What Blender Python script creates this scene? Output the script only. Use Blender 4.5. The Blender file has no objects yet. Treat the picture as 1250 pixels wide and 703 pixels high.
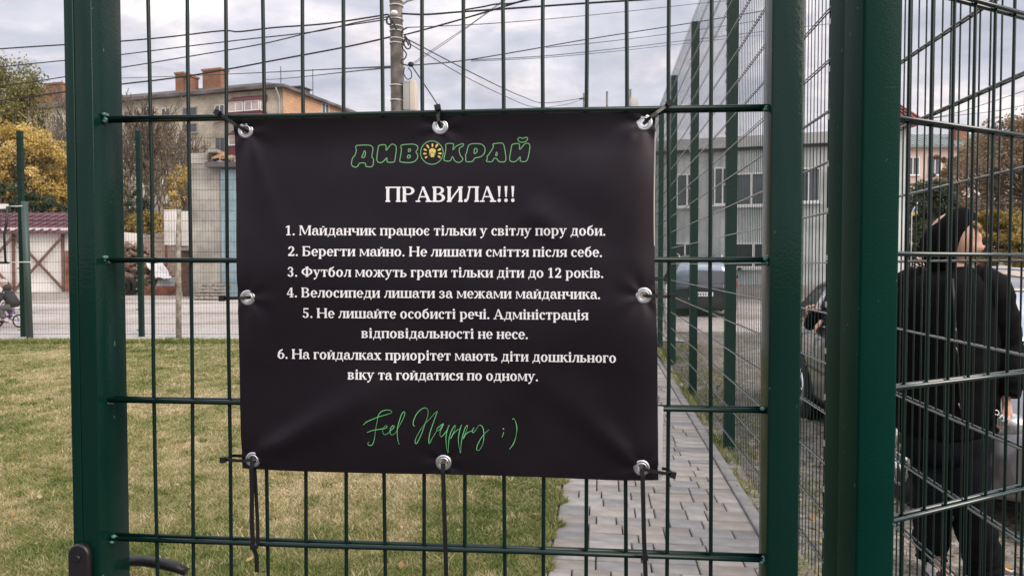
import bpy, bmesh, math, random
import numpy as np
from mathutils import Vector, Matrix, noise as mnoise
R = math.radians
random.seed(7); RNG = np.random.default_rng(7)
scene = bpy.context.scene
COL = scene.collection

# ------------------------------------------------------------------ camera
CAMZ, FPX, CX, CY, PITCH = 1.42, 902.0, 625.0, 351.5, R(1.8)
cam_data = bpy.data.cameras.new('camera')
cam = bpy.data.objects.new('camera', cam_data); COL.objects.link(cam)
cam.location = (0, 0, CAMZ); cam.rotation_euler = (R(90) - PITCH, 0, 0)
cam_data.sensor_width = 36; cam_data.lens = FPX / 1250 * 36
cam_data.clip_start = 0.05; cam_data.clip_end = 2000
cam_data.dof.use_dof = True; cam_data.dof.focus_distance = 1.15; cam_data.dof.aperture_fstop = 26
scene.camera = cam

# ------------------------------------------------------------------ light
SUN_EL, SUN_AZ = R(37), R(128)        # azimuth measured from +Y towards +X
world = bpy.data.worlds.new('World'); scene.world = world; world.use_nodes = True
wt = world.node_tree; wt.nodes.clear()
def wn(t, **k):
    n = wt.nodes.new(t)
    for a, b in k.items(): setattr(n, a, b)
    return n
def wmath(op, a, b=None, c=None):
    n = wn('ShaderNodeMath', operation=op)
    for i, x in enumerate((a, b, c)):
        if x is None: continue
        if isinstance(x, (int, float)): n.inputs[i].default_value = x
        else: wt.links.new(x, n.inputs[i])
    return n.outputs[0]
tc = wn('ShaderNodeTexCoord'); sep = wn('ShaderNodeSeparateXYZ')
wt.links.new(tc.outputs['Generated'], sep.inputs[0])
zz = wmath('MAXIMUM', sep.outputs[2], 0.0)
den = wmath('ADD', zz, 0.16)
comb = wn('ShaderNodeCombineXYZ')
wt.links.new(wmath('DIVIDE', sep.outputs[0], den), comb.inputs[0])
wt.links.new(wmath('DIVIDE', sep.outputs[1], den), comb.inputs[1])
n1 = wn('ShaderNodeTexNoise'); n1.inputs['Scale'].default_value = 1.9; n1.inputs['Detail'].default_value = 9; n1.inputs['Roughness'].default_value = 0.56; n1.inputs['Distortion'].default_value = 0.35
n2 = wn('ShaderNodeTexNoise'); n2.inputs['Scale'].default_value = 3.4; n2.inputs['Detail'].default_value = 8; n2.inputs['Roughness'].default_value = 0.55
wt.links.new(comb.outputs[0], n1.inputs['Vector']); wt.links.new(comb.outputs[0], n2.inputs['Vector'])
r1 = wn('ShaderNodeValToRGB'); e = r1.color_ramp.elements
e[0].position = 0.36; e[0].color = (0.45, 0.46, 0.515, 1); e[1].position = 0.665; e[1].color = (0.97, 0.885, 0.82, 1)
x = e.new(0.49); x.color = (0.52, 0.515, 0.57, 1); x = e.new(0.58); x.color = (0.67, 0.63, 0.65, 1)
wt.links.new(n1.outputs[0], r1.inputs[0])
r2 = wn('ShaderNodeValToRGB'); e = r2.color_ramp.elements
e[0].position = 0.35; e[0].color = (0.84, 0.845, 0.87, 1); e[1].position = 0.66; e[1].color = (1.16, 1.14, 1.12, 1)
wt.links.new(n2.outputs[0], r2.inputs[0])
mul = wn('ShaderNodeMix', data_type='RGBA', blend_type='MULTIPLY'); mul.inputs[0].default_value = 1
wt.links.new(r1.outputs[0], mul.inputs[6]); wt.links.new(r2.outputs[0], mul.inputs[7])
# pale band near the horizon
hz = wn('ShaderNodeMapRange'); hz.inputs[1].default_value = 0.0; hz.inputs[2].default_value = 0.22; hz.inputs[3].default_value = 0.62; hz.inputs[4].default_value = 0.0
wt.links.new(zz, hz.inputs[0])
mh = wn('ShaderNodeMix', data_type='RGBA'); mh.inputs[7].default_value = (0.82, 0.725, 0.705, 1)
wt.links.new(hz.outputs[0], mh.inputs[0]); wt.links.new(mul.outputs[2], mh.inputs[6])
# overcast sky: brighter towards the zenith
zr = wn('ShaderNodeMapRange'); zr.inputs[1].default_value = 0.25; zr.inputs[2].default_value = 1.0; zr.inputs[3].default_value = 1.0; zr.inputs[4].default_value = 2.3
wt.links.new(zz, zr.inputs[0])
bg_cloud = wn('ShaderNodeBackground'); wt.links.new(mh.outputs[2], bg_cloud.inputs[0]); wt.links.new(zr.outputs[0], bg_cloud.inputs[1])
sky = wn('ShaderNodeTexSky'); sky.sky_type = 'NISHITA'; sky.sun_disc = False; sky.sun_elevation = SUN_EL; sky.sun_rotation = SUN_AZ
bg_sky = wn('ShaderNodeBackground'); wt.links.new(sky.outputs[0], bg_sky.inputs[0]); bg_sky.inputs[1].default_value = 0.1
ms = wn('ShaderNodeMixShader'); ms.inputs[0].default_value = 0.90
wt.links.new(bg_sky.outputs[0], ms.inputs[1]); wt.links.new(bg_cloud.outputs[0], ms.inputs[2])
wo = wn('ShaderNodeOutputWorld'); wt.links.new(ms.outputs[0], wo.inputs[0])

sun_data = bpy.data.lights.new('sun', 'SUN'); sun_data.energy = 2.3; sun_data.angle = R(50); sun_data.color = (1.0, 0.86, 0.72)
sun = bpy.data.objects.new('sun', sun_data); COL.objects.link(sun)
sd = Vector((math.sin(SUN_AZ) * math.cos(SUN_EL), math.cos(SUN_AZ) * math.cos(SUN_EL), math.sin(SUN_EL)))
sun.rotation_euler = sd.to_track_quat('Z', 'Y').to_euler(); sun.location = (20, -20, 30)
scene.view_settings.view_transform = 'Standard'; scene.view_settings.look = 'None'
scene.view_settings.exposure = 0.50; scene.view_settings.gamma = 1.0
scene.cycles.max_bounces = 6; scene.cycles.transparent_max_bounces = 12; scene.cycles.caustics_reflective = False; scene.cycles.caustics_refractive = False

# ------------------------------------------------------------------ measuring helpers (photo pixel -> place in the world)
FW = Vector((0, math.cos(PITCH), -math.sin(PITCH))); UP = Vector((0, math.sin(PITCH), math.cos(PITCH))); C0 = Vector((0, 0, CAMZ))
def ray(u, v): return FW + UP * (-(v - CY) / FPX) + Vector(((u - CX) / FPX, 0, 0))
def at(u, v, Y): d = ray(u, v); return C0 + d * (Y / d.y)
def gnd(u, v, z=0.0): d = ray(u, v); return C0 + d * ((z - CAMZ) / d.z)
def on_plane(u, v, p, n): d = ray(u, v); return C0 + d * ((p - C0).dot(n) / d.dot(n))

# ------------------------------------------------------------------ mesh helpers
class MB:
    def __init__(s): s.v = []; s.f = []; s.m = []; s.cur = 0; s.smooth = set()
    def add(s, vs, fs, smooth=False):
        b = len(s.v); s.v += [tuple(q) for q in vs]
        for f in fs:
            if smooth: s.smooth.add(len(s.f))
            s.f.append(tuple(i + b for i in f)); s.m.append(s.cur)
        return s
    def box(s, x0, y0, z0, x1, y1, z1):
        return s.add([(x0,y0,z0),(x1,y0,z0),(x1,y1,z0),(x0,y1,z0),(x0,y0,z1),(x1,y0,z1),(x1,y1,z1),(x0,y1,z1)],
                     [(0,3,2,1),(4,5,6,7),(0,1,5,4),(1,2,6,5),(2,3,7,6),(3,0,4,7)])
    def bbox(s, x0, y0, z0, x1, y1, z1, b=0.004):      # box with chamfered edges
        bm = bmesh.new(); bmesh.ops.create_cube(bm, size=1)
        for q in bm.verts: q.co = Vector(((x0+x1)/2 + q.co.x*(x1-x0), (y0+y1)/2 + q.co.y*(y1-y0), (z0+z1)/2 + q.co.z*(z1-z0)))
        bmesh.ops.bevel(bm, geom=bm.edges[:], offset=b, segments=2, affect='EDGES', profile=0.6)
        s.add([q.co[:] for q in bm.verts], [[q.index for q in f.verts] for f in bm.faces], True); bm.free(); return s
    def obox(s, c, ax, ay, az, hx, hy, hz):            # oriented box, unit axes and half sizes
        c = Vector(c); ax, ay, az = Vector(ax)*hx, Vector(ay)*hy, Vector(az)*hz
        vs = [c+ax*i+ay*j+az*k for k in (-1,1) for (i,j) in ((-1,-1),(1,-1),(1,1),(-1,1))]
        return s.add(vs, [(0,3,2,1),(4,5,6,7),(0,1,5,4),(1,2,6,5),(2,3,7,6),(3,0,4,7)])
    def tube(s, pts, r, n=8, cap=True, smooth=True):
        pts = [Vector(p) for p in pts]; N = len(pts)
        rs = r if isinstance(r, (list, tuple)) else [r]*N
        rings = []; ref = None
        for i, p in enumerate(pts):
            t = (pts[min(i+1, N-1)] - pts[max(i-1, 0)])
            if t.length < 1e-9: t = Vector((0,0,1))
            t.normalize()
            if ref is None: ref = t.orthogonal().normalized()
            ref = (ref - t*ref.dot(t)); ref = ref.normalized() if ref.length > 1e-6 else t.orthogonal().normalized()
            bi = t.cross(ref)
            rings += [p + (ref*math.cos(2*math.pi*k/n) + bi*math.sin(2*math.pi*k/n))*rs[i] for k in range(n)]
        fs = [(i*n+k, i*n+(k+1)%n, (i+1)*n+(k+1)%n, (i+1)*n+k) for i in range(N-1) for k in range(n)]
        s.add(rings, fs, smooth)
        if cap:
            b = len(s.v) - len(rings)
            s.f.append(tuple(b+k for k in reversed(range(n)))); s.m.append(s.cur)
            s.f.append(tuple(b+(N-1)*n+k for k in range(n))); s.m.append(s.cur)
        return s
    def loft(s, rings, cap=True, smooth=True):
        n = len(rings[0]); vs = [p for r in rings for p in r]; b = len(s.v)
        s.add(vs, [(i*n+k, i*n+(k+1)%n, (i+1)*n+(k+1)%n, (i+1)*n+k) for i in range(len(rings)-1) for k in range(n)], smooth)
        if cap:
            s.f.append(tuple(b+k for k in reversed(range(n)))); s.m.append(s.cur)
            s.f.append(tuple(b+(len(rings)-1)*n+k for k in range(n))); s.m.append(s.cur)
        return s
    def ell(s, c, r, n=12, m=8, rot=None):
        c = Vector(c); vs = []
        for i in range(m+1):
            th = math.pi*i/m
            for k in range(n):
                q = Vector((r[0]*math.sin(th)*math.cos(2*math.pi*k/n), r[1]*math.sin(th)*math.sin(2*math.pi*k/n), r[2]*math.cos(th)))
                if rot is not None: q = rot @ q
                vs.append(c+q)
        return s.add(vs, [(i*n+k, (i+1)*n+k, (i+1)*n+(k+1)%n, i*n+(k+1)%n) for i in range(m) for k in range(n)], True)
    def torus(s, c, ax, R0, r0, n=24, m=8, sq=1.0):
        c = Vector(c); ax = Vector(ax).normalized(); a = ax.orthogonal().normalized(); b = ax.cross(a); vs = []
        for i in range(n):
            d = a*math.cos(2*math.pi*i/n) + b*math.sin(2*math.pi*i/n)
            for k in range(m):
                t = 2*math.pi*k/m; vs.append(c + d*(R0 + r0*math.cos(t)) + ax*(r0*sq*math.sin(t)))
        return s.add(vs, [(i*m+k, ((i+1)%n)*m+k, ((i+1)%n)*m+(k+1)%m, i*m+(k+1)%m) for i in range(n) for k in range(m)], True)
    def mesh(s, name, mats, off=None):
        me = bpy.data.meshes.new(name); o = Vector(off) if off is not None else Vector((0,0,0))
        me.from_pydata([(x-o.x, y-o.y, z-o.z) for x, y, z in s.v], [], s.f)
        for m in (mats if isinstance(mats, (list, tuple)) else [mats]): me.materials.append(m)
        me.polygons.foreach_set('material_index', s.m)
        if s.smooth: me.polygons.foreach_set('use_smooth', [i in s.smooth for i in range(len(s.f))])
        me.update(); return me
    def build(s, name, mats, parent=None, kind=None):
        off = world_loc(parent) if parent is not None else None
        return link(name, s.mesh(name, mats, off), parent, kind)
def world_loc(o):
    p = Vector((0,0,0))
    while o is not None: p += o.location; o = o.parent
    return p
def link(name, me, parent=None, kind=None, loc=None):
    ob = bpy.data.objects.new(name, me); COL.objects.link(ob)
    if parent is not None: ob.parent = parent
    if loc is not None: ob.location = loc
    if kind: ob['kind'] = kind
    return ob
def tag(o, label, cat, group=None):
    o['label'] = label; o['category'] = cat
    if group: o['group'] = group
    return o
def thing(name, label, cat, loc=(0,0,0), group=None):
    o = bpy.data.objects.new(name, None); COL.objects.link(o); o.location = loc; o.empty_display_size = 0.1
    return tag(o, label, cat, group)
def copy_tree(o, loc, label):
    r = o.copy(); COL.objects.link(r); r.location = loc; r['label'] = label
    for ch in list(o.children):
        c = ch.copy(); COL.objects.link(c); c.parent = r
        for g in ch.children:
            d = g.copy(); COL.objects.link(d); d.parent = c
    return r

# ------------------------------------------------------------------ materials
def mat(name, col, rough=0.6, metal=0.0, var=0.0, vscale=8.0, col2=None, bump=0.0, bscale=60.0, coat=0.0, spec=0.5, detail=6, rand=0.0, lo=0.35, hi=0.65, bdist=0.01, trans=0.0, emit=None, cr=0.08):
    m = bpy.data.materials.new(name); m.use_nodes = True; nt = m.node_tree; b = nt.nodes['Principled BSDF']
    b.inputs['Roughness'].default_value = rough; b.inputs['Metallic'].default_value = metal
    b.inputs['Base Color'].default_value = (*col, 1); b.inputs['Specular IOR Level'].default_value = spec
    if coat: b.inputs['Coat Weight'].default_value = coat; b.inputs['Coat Roughness'].default_value = cr
    if trans: b.inputs['Transmission Weight'].default_value = trans
    tcn = nt.nodes.new('ShaderNodeTexCoord'); src = tcn.outputs['Object']; cur = None
    if var or col2 is not None:
        nz = nt.nodes.new('ShaderNodeTexNoise'); nz.inputs['Scale'].default_value = vscale; nz.inputs['Detail'].default_value = detail
        nt.links.new(src, nz.inputs['Vector'])
        cr_ = nt.nodes.new('ShaderNodeValToRGB'); cr_.color_ramp.elements[0].position = lo; cr_.color_ramp.elements[1].position = hi
        c2 = col2 if col2 is not None else tuple(min(1, c*(1+var)) for c in col)
        c1 = col if col2 is not None else tuple(c*(1-var) for c in col)
        cr_.color_ramp.elements[0].color = (*c1, 1); cr_.color_ramp.elements[1].color = (*c2, 1)
        nt.links.new(nz.outputs[0], cr_.inputs[0]); cur = cr_.outputs[0]
    if rand:
        oi = nt.nodes.new('ShaderNodeObjectInfo'); mr = nt.nodes.new('ShaderNodeMapRange'); mr.inputs[3].default_value = 1-rand; mr.inputs[4].default_value = 1+rand
        nt.links.new(oi.outputs['Random'], mr.inputs[0])
        hs = nt.nodes.new('ShaderNodeHueSaturation'); nt.links.new(mr.outputs[0], hs.inputs['Value'])
        if cur: nt.links.new(cur, hs.inputs['Color'])
        else: hs.inputs['Color'].default_value = (*col, 1)
        cur = hs.outputs[0]
    if cur: nt.links.new(cur, b.inputs['Base Color'])
    if bump:
        nb = nt.nodes.new('ShaderNodeTexNoise'); nb.inputs['Scale'].default_value = bscale; nb.inputs['Detail'].default_value = 4
        nt.links.new(src, nb.inputs['Vector'])
        bp = nt.nodes.new('ShaderNodeBump'); bp.inputs['Strength'].default_value = bump; bp.inputs['Distance'].default_value = bdist
        nt.links.new(nb.outputs[0], bp.inputs['Height']); nt.links.new(bp.outputs[0], b.inputs['Normal'])
        if coat: nt.links.new(bp.outputs[0], b.inputs['Coat Normal'])
    if emit: b.inputs['Emission Color'].default_value = (*emit[0], 1); b.inputs['Emission Strength'].default_value = emit[1]
    return m
def brick_mat(name, c1, c2, mortar, scale, bw=0.25, bh=0.075, rough=0.9, msize=0.012, dirt=0.3, axis='XZ'):
    m = bpy.data.materials.new(name); m.use_nodes = True; nt = m.node_tree; b = nt.nodes['Principled BSDF']; b.inputs['Roughness'].default_value = rough
    tcn = nt.nodes.new('ShaderNodeTexCoord'); sp = nt.nodes.new('ShaderNodeSeparateXYZ'); cb = nt.nodes.new('ShaderNodeCombineXYZ')
    nt.links.new(tcn.outputs['Object'], sp.inputs[0]); nt.links.new(sp.outputs[0 if axis == 'XZ' else 1], cb.inputs[0]); nt.links.new(sp.outputs[2], cb.inputs[1])
    br = nt.nodes.new('ShaderNodeTexBrick'); br.inputs['Scale'].default_value = scale; br.inputs['Color1'].default_value = (*c1, 1); br.inputs['Color2'].default_value = (*c2, 1)
    br.inputs['Mortar'].default_value = (*mortar, 1); br.inputs['Mortar Size'].default_value = msize; br.inputs['Brick Width'].default_value = bw; br.inputs['Row Height'].default_value = bh; br.inputs['Bias'].default_value = 0.0
    nt.links.new(cb.outputs[0], br.inputs['Vector'])
    nz = nt.nodes.new('ShaderNodeTexNoise'); nz.inputs['Scale'].default_value = 0.6; nz.inputs['Detail'].default_value = 8; nt.links.new(tcn.outputs['Object'], nz.inputs['Vector'])
    mr = nt.nodes.new('ShaderNodeMapRange'); mr.inputs[1].default_value = .3; mr.inputs[2].default_value = .7; mr.inputs[3].default_value = 1-dirt; mr.inputs[4].default_value = 1+dirt*.5
    nt.links.new(nz.outputs[0], mr.inputs[0]); hs = nt.nodes.new('ShaderNodeHueSaturation'); nt.links.new(mr.outputs[0], hs.inputs['Value']); nt.links.new(br.outputs[0], hs.inputs['Color'])
    nt.links.new(hs.outputs[0], b.inputs['Base Color']); return m
def leaf_mat(name, cols, rough=0.6):
    m = bpy.data.materials.new(name); m.use_nodes = True; nt = m.node_tree; b = nt.nodes['Principled BSDF']; b.inputs['Roughness'].default_value = rough
    at_ = nt.nodes.new('ShaderNodeAttribute'); at_.attribute_name = 'tone'
    rp = nt.nodes.new('ShaderNodeValToRGB'); el = rp.color_ramp.elements
    el[0].color = (*cols[0], 1); el[1].color = (*cols[-1], 1)
    for i, c in enumerate(cols[1:-1], 1): q = el.new(i/(len(cols)-1)); q.color = (*c, 1)
    nt.links.new(at_.outputs['Fac'], rp.inputs[0]); nt.links.new(rp.outputs[0], b.inputs['Base Color'])
    tr = nt.nodes.new('ShaderNodeBsdfTranslucent'); nt.links.new(rp.outputs[0], tr.inputs[0]); mx = nt.nodes.new('ShaderNodeMixShader'); mx.inputs[0].default_value = 0.3
    nt.links.new(b.outputs[0], mx.inputs[1]); nt.links.new(tr.outputs[0], mx.inputs[2]); nt.links.new(mx.outputs[0], nt.nodes['Material Output'].inputs[0]); return m

M = {}
M['green'] = mat('green_powder_coat', (0.0005, 0.0215, 0.0150), rough=0.6, bump=0.22, bscale=240, bdist=0.0010, coat=0.42, cr=0.10, spec=0.06, var=0.06, vscale=5)
M['green_wire'] = mat('green_wire_coat', (0.0010, 0.0150, 0.0120), rough=0.32, spec=0.40)
M['side_wire'] = mat('side_fence_wire_coat', (0.004, 0.024, 0.019), rough=0.20, spec=0.9, coat=0.6, cr=.12)
M['green_post'] = mat('green_post_paint', (0.0006, 0.0290, 0.0205), rough=0.55, bump=0.3, bscale=260, bdist=0.0012, coat=0.05, cr=0.14, spec=0.06, var=.08, vscale=6)
M['green_far'] = mat('green_far_fence', (0.0030, 0.024, 0.018), rough=0.55, spec=.3)
def specks(m, col, scale, thr):
    nt = m.node_tree; b = nt.nodes['Principled BSDF']; t = nt.nodes.new('ShaderNodeTexCoord'); mp_ = nt.nodes.new('ShaderNodeMapping'); mp_.inputs['Scale'].default_value = (1, 1, .6); nt.links.new(t.outputs['Object'], mp_.inputs[0])
    n = nt.nodes.new('ShaderNodeTexNoise'); n.inputs['Scale'].default_value = scale; n.inputs['Detail'].default_value = 3; nt.links.new(mp_.outputs[0], n.inputs[0])
    g_ = nt.nodes.new('ShaderNodeMapRange'); g_.inputs[1].default_value = thr; g_.inputs[2].default_value = thr+.02; nt.links.new(n.outputs[0], g_.inputs[0])
    mx = nt.nodes.new('ShaderNodeMix'); mx.data_type = 'RGBA'; nt.links.new(g_.outputs[0], mx.inputs[0]); mx.inputs[7].default_value = (*col, 1)
    src = b.inputs['Base Color'].links[0].from_socket; nt.links.new(src, mx.inputs[6]); nt.links.new(mx.outputs[2], b.inputs['Base Color'])
specks(M['green'], (0.10, 0.13, 0.11), 95, .725); specks(M['green_post'], (0.12, 0.15, 0.12), 120, .73)
M['clip'] = mat('galvanised_clip', (0.42, 0.44, 0.44), rough=0.4, metal=0.8)
M['black'] = mat('black_plastic', (0.012, 0.012, 0.013), rough=0.38, bump=0.1, bscale=90, bdist=0.001)
M['tie'] = mat('black_nylon_tie', (0.010, 0.010, 0.011), rough=0.42)
M['steel'] = mat('nickel_eyelet', (0.62, 0.64, 0.66), rough=0.36, metal=1.0, var=.12, vscale=90)
M['weld'] = mat('weld_bead', (0.06, 0.16, 0.13), rough=0.35, bump=.6, bscale=400, bdist=.001)
M['white'] = mat('white_print', (0.93, 0.93, 0.96), rough=0.45)
M['vinyl_back'] = mat('white_vinyl_back', (0.80, 0.78, 0.75), rough=0.5)
M['logo_green'] = mat('green_print', (0.17, 0.42, 0.19), rough=0.5)
M['script_green'] = mat('bright_green_print', (0.15, 0.52, 0.20), rough=0.45)
M['yellow'] = mat('yellow_print', (0.80, 0.58, 0.16), rough=0.45)
# ------------------------------------------------------------------ lettering: a small bold serif alphabet drawn here
def _rect(a, b, c, d): return [(a, b), (c, b), (c, d), (a, d)]
def _arc(cx, cy, rx, ry, a0, a1, th, tv, n=14):
    out = []
    for i in range(n):
        q = []
        for a in (a0+(a1-a0)*i/n, a0+(a1-a0)*(i+1)/n):
            c, s_ = math.cos(R(a)), math.sin(R(a)); q.append(((cx+rx*c, cy+ry*s_), (cx+(rx-th)*c, cy+(ry-tv)*s_)))
        out.append([q[0][0], q[1][0], q[1][1], q[0][1]])
    return out
def _disc(cx, cy, r, n=12): return [[(cx+r*math.cos(2*math.pi*k/n), cy+r*math.sin(2*math.pi*k/n)) for k in range(n)]]
S, T, F = 138, 64, 38       # stem, hairline, serif overhang
def _stem(x, y0, y1, top=True, bot=True, w=S, l=F, r=F):
    o = [_rect(x, y0, x+w, y1)]
    if bot: o.append(_rect(x-l, y0, x+w+r, y0+T))
    if top: o.append(_rect(x-l, y1-T, x+w+r, y1))
    return o
def _dia(x0, y0, x1, y1, w): return [[(x0, y0), (x0+w, y0), (x1+w, y1), (x1, y1)]]
def _breve(cx, y, s=1): return _arc(cx, y+95*s, 95*s, 95*s, 180, 360, 40*s, 62*s, 10)
G = {}
def g(ch, adv, *parts): G[ch] = (adv, [p for q in parts for p in q])
X, H = 510, 700
g(' ', 250); g('.', 235, _disc(118, 62, 74)); g('!', 320, [[(92, 700), (228, 700), (192, 215), (128, 215)]], _disc(160, 72, 82))
g('п', 590, _stem(62, 0, X), _stem(400, 0, X), [_rect(150, X-T, 420, X)])
g('н', 590, _stem(62, 0, X), _stem(400, 0, X), [_rect(150, 228, 420, 286)])
g('и', 600, _stem(62, 0, X), _stem(410, 0, X), [[(186, 30), (186, 128), (414, X-30), (414, X-128)]])
G['й'] = (600, G['и'][1] + _breve(300, 560))
g('г', 440, _stem(62, 0, X), [_rect(150, X-T, 412, X), _rect(364, 350, 412, X-T)])
g('т', 520, _stem(196, 0, X, top=False), [_rect(28, X-T, 492, X), _rect(28, 350, 76, X-T), _rect(444, 350, 492, X-T)])
g('ш', 860, _stem(62, 0, X), _stem(366, 0, X), _stem(670, 0, X), [_rect(150, 0, 700, T)])
g('ц', 610, _stem(62, 0, X), _stem(400, 0, X), [_rect(150, 0, 420, T), _rect(512, -140, 572, T)])
g('ч', 580, _stem(50, 300, X, bot=False), _stem(392, 0, X), _arc(250, 330, 200, 130, 180, 300, S, 70), [_rect(250, 200, 400, 262)])
g('м', 750, _stem(70, 0, X, w=62, l=34, r=40), _stem(560, 0, X), [[(70, X), (200, X), (392, 60), (322, 60)], [(560, X), (600, X), (392, 60), (330, 60)]])
g('л', 560, _stem(374, 0, X), [_rect(150, X-T, 400, X), [(196, X-20), (262, X-20), (186, 110), (128, 30), (90, 30)]], _disc(82, 60, 66))
g('д', 600, [_rect(378, 20, 506, X), _rect(158, X-T, 540, X), _rect(28, 0, 572, T), _rect(28, -135, 80, 20), _rect(520, -135, 572, 20), [(206, X-20), (268, X-20), (190, 50), (118, 50)]])
g('о', 560, _arc(280, 255, 246, 265, 0, 360, S+6, T, 26))
g('с', 470, _arc(270, 255, 236, 265, 48, 318, S+6, T, 20), _disc(384, 392, 62))
g('е', 500, _arc(262, 255, 232, 265, 0, 322, S, T, 22), [_rect(90, 236, 480, 290)])
g('є', 470, _arc(250, 255, 236, 265, 42, 322, S, T, 20), [_rect(110, 232, 330, 286)], _disc(372, 396, 56))
g('а', 530, [_rect(322, 60, 448, 360)], _arc(268, 350, 180, 170, 0, 150, S-2, T), _disc(118, 392, 58), _arc(205, 158, 172, 168, 60, 318, S-6, T), [_rect(240, 262, 340, 312), [(322, 90), (448, 60), (520, 18), (520, 66), (448, 150)], _rect(400, 0, 500, 52)])
g('р', 590, _stem(70, -200, X, top=False), [_rect(26, X-T, 150, X)], _arc(300, 255, 256, 265, -118, 118, S+2, T, 18))
g('в', 530, _stem(62, 0, X), _arc(270, 382, 196, 128, -90, 90, S-10, T, 10), _arc(278, 138, 222, 138, -90, 90, S, T, 10), [_rect(150, X-T, 275, X), _rect(150, 246, 290, 290), _rect(150, 0, 285, T)])
g('ь', 520, _stem(62, 0, X), _arc(270, 152, 226, 152, -90, 90, S, T, 10), [_rect(150, 250, 275, 304), _rect(150, 0, 275, T)])
g('ю', 830, _stem(62, 0, X), [_rect(150, 228, 340, 286)], _arc(552, 255, 244, 265, 0, 360, S+4, T, 26))
g('я', 560, _stem(376, 0, X), _arc(270, 360, 226, 150, 90, 270, S, T, 10), [_rect(262, X-T, 400, X), _rect(262, 210, 400, 262), [(210, 230), (340, 230), (150, 0), (24, 0)], _rect(14, 0, 150, T)])
g('к', 580, _stem(62, 0, X), [[(186, 230), (250, 230), (470, X), (380, X)], _rect(350, X-T, 548, X), [(230, 300), (340, 350), (560, 0), (420, 0)], _rect(400, 0, 590, T)])
g('у', 560, [[(40, X), (186, X), (330, 80), (230, 60)], [(420, X), (482, X), (270, -60), (190, -150), (130, -150), (230, 10)], _rect(4, X-T, 236, X), _rect(360, X-T, 548, X)], _disc(112, -140, 64))
g('х', 560, [[(44, X), (200, X), (500, 0), (344, 0)], [(70, 0), (140, 0), (466, X), (396, X)], _rect(10, X-T, 240, X), _rect(320, X-T, 530, X), _rect(20, 0, 210, T), _rect(300, 0, 540, T)])
g('ж', 850, _stem(361, 0, X), [[(500, 250), (560, 230), (720, X), (630, X)], [(500, 290), (590, 330), (800, 0), (670, 0)], [(350, 250), (290, 230), (130, X), (220, X)], [(350, 290), (260, 330), (50, 0), (180, 0)], _rect(620, X-T, 806, X), _rect(44, X-T, 230, X), _rect(660, 0, 840, T), _rect(10, 0, 190, T), _rect(280, 240, 560, 290)])
g('з', 480, _arc(222, 384, 196, 136, -80, 150, S-10, T), _arc(222, 142, 220, 152, -150, 84, S, T), [_rect(140, 246, 260, 294)], _disc(90, 400, 50), _disc(82, 96, 54))
g('б', 570, _arc(285, 250, 246, 262, 0, 360, S+4, T, 24), [[(40, 250), (150, 330), (200, 520), (400, 610), (470, 720), (430, 742), (380, 690), (180, 640), (80, 520)]])
g('і', 300, _stem(86, 0, X), _disc(150, 640, 76))
for ch, adv, parts in (
    ('П', 780, _stem(70, 0, H, w=146) + _stem(562, 0, H, w=146) + [_rect(160, H-T, 600, H)]),
    ('Р', 660, _stem(70, 0, H, w=146) + _arc(330, 510, 286, 190, -90, 90, 150, T) + [_rect(160, H-T, 332, H), _rect(160, 320, 332, 320+T)]),
    ('А', 760, [[(300, H), (410, H), (720, 0), (560, 0)], [(310, 660), (370, 660), (140, 0), (76, 0)], _rect(180, 210, 560, 264), _rect(10, 0, 230, T), _rect(480, 0, 770, T)]),
    ('В', 680, _stem(70, 0, H, w=146) + _arc(340, 530, 240, 170, -90, 90, 142, T) + _arc(346, 190, 284, 190, -90, 90, 150, T) + [_rect(160, H-T, 342, H), _rect(160, 330, 350, 380), _rect(160, 0, 348, T)]),
    ('И', 820, _stem(70, 0, H, w=146) + _stem(600, 0, H, w=146) + [[(214, 30), (214, 150), (604, H-30), (604, H-150)]]),
    ('Л', 760, _stem(545, 0, H, w=146) + [_rect(210, H-T, 600, H), [(268, H-20), (334, H-20), (236, 140), (170, 20), (110, 20)]] + _disc(92, 66, 74)),
    ('М', 920, _stem(74, 0, H, w=64, l=40, r=60) + _stem(700, 0, H, w=146) + [[(60, H), (230, H), (480, 110), (400, 60)], [(700, H), (760, H), (480, 60), (420, 60)]]),
    ('Б', 660, _stem(70, 0, H, w=146) + _arc(340, 205, 280, 205, -90, 90, 148, T) + [_rect(160, H-T, 580, H), _rect(524, 540, 580, H-T), _rect(160, 352, 342, 410), _rect(160, 0, 342, T)]),
    ('Н', 820, _stem(70, 0, H, w=146) + _stem(600, 0, H, w=146) + [_rect(160, 322, 640, 382)]),
    ('Ф', 860, _stem(357, -10, H+20, w=146) + _arc(430, 355, 390, 265, 0, 360, 150, T, 26))):
    G[ch] = (adv, parts)
g('1', 520, _stem(196, 0, 690, top=False, l=90, r=90), [[(60, 580), (200, 690), (260, 690), (200, 590), (80, 530)]])
g('2', 540, _arc(258, 500, 216, 200, -38, 160, S+6, T), [[(330, 410), (452, 400), (230, 110), (50, 110), (50, 40)], _rect(50, 0, 490, 110), _rect(440, 90, 490, 180)], _disc(112, 540, 58))
g('3', 530, _arc(240, 520, 196, 180, -80, 150, S, T), _arc(240, 190, 226, 200, -150, 84, S+6, T), [_rect(160, 336, 270, 386)], _disc(96, 556, 52), _disc(88, 118, 58))
g('4', 560, [_rect(300, 0, 424, 690), [(300, 690), (360, 690), (110, 240), (30, 240)], _rect(30, 170, 530, 240), _rect(220, 0, 500, T)])
g('5', 530, [_rect(92, 610, 450, 700), _rect(92, 330, 150, 650)], _arc(230, 210, 236, 220, -150, 130, S+6, T), _disc(88, 110, 58))
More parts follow.
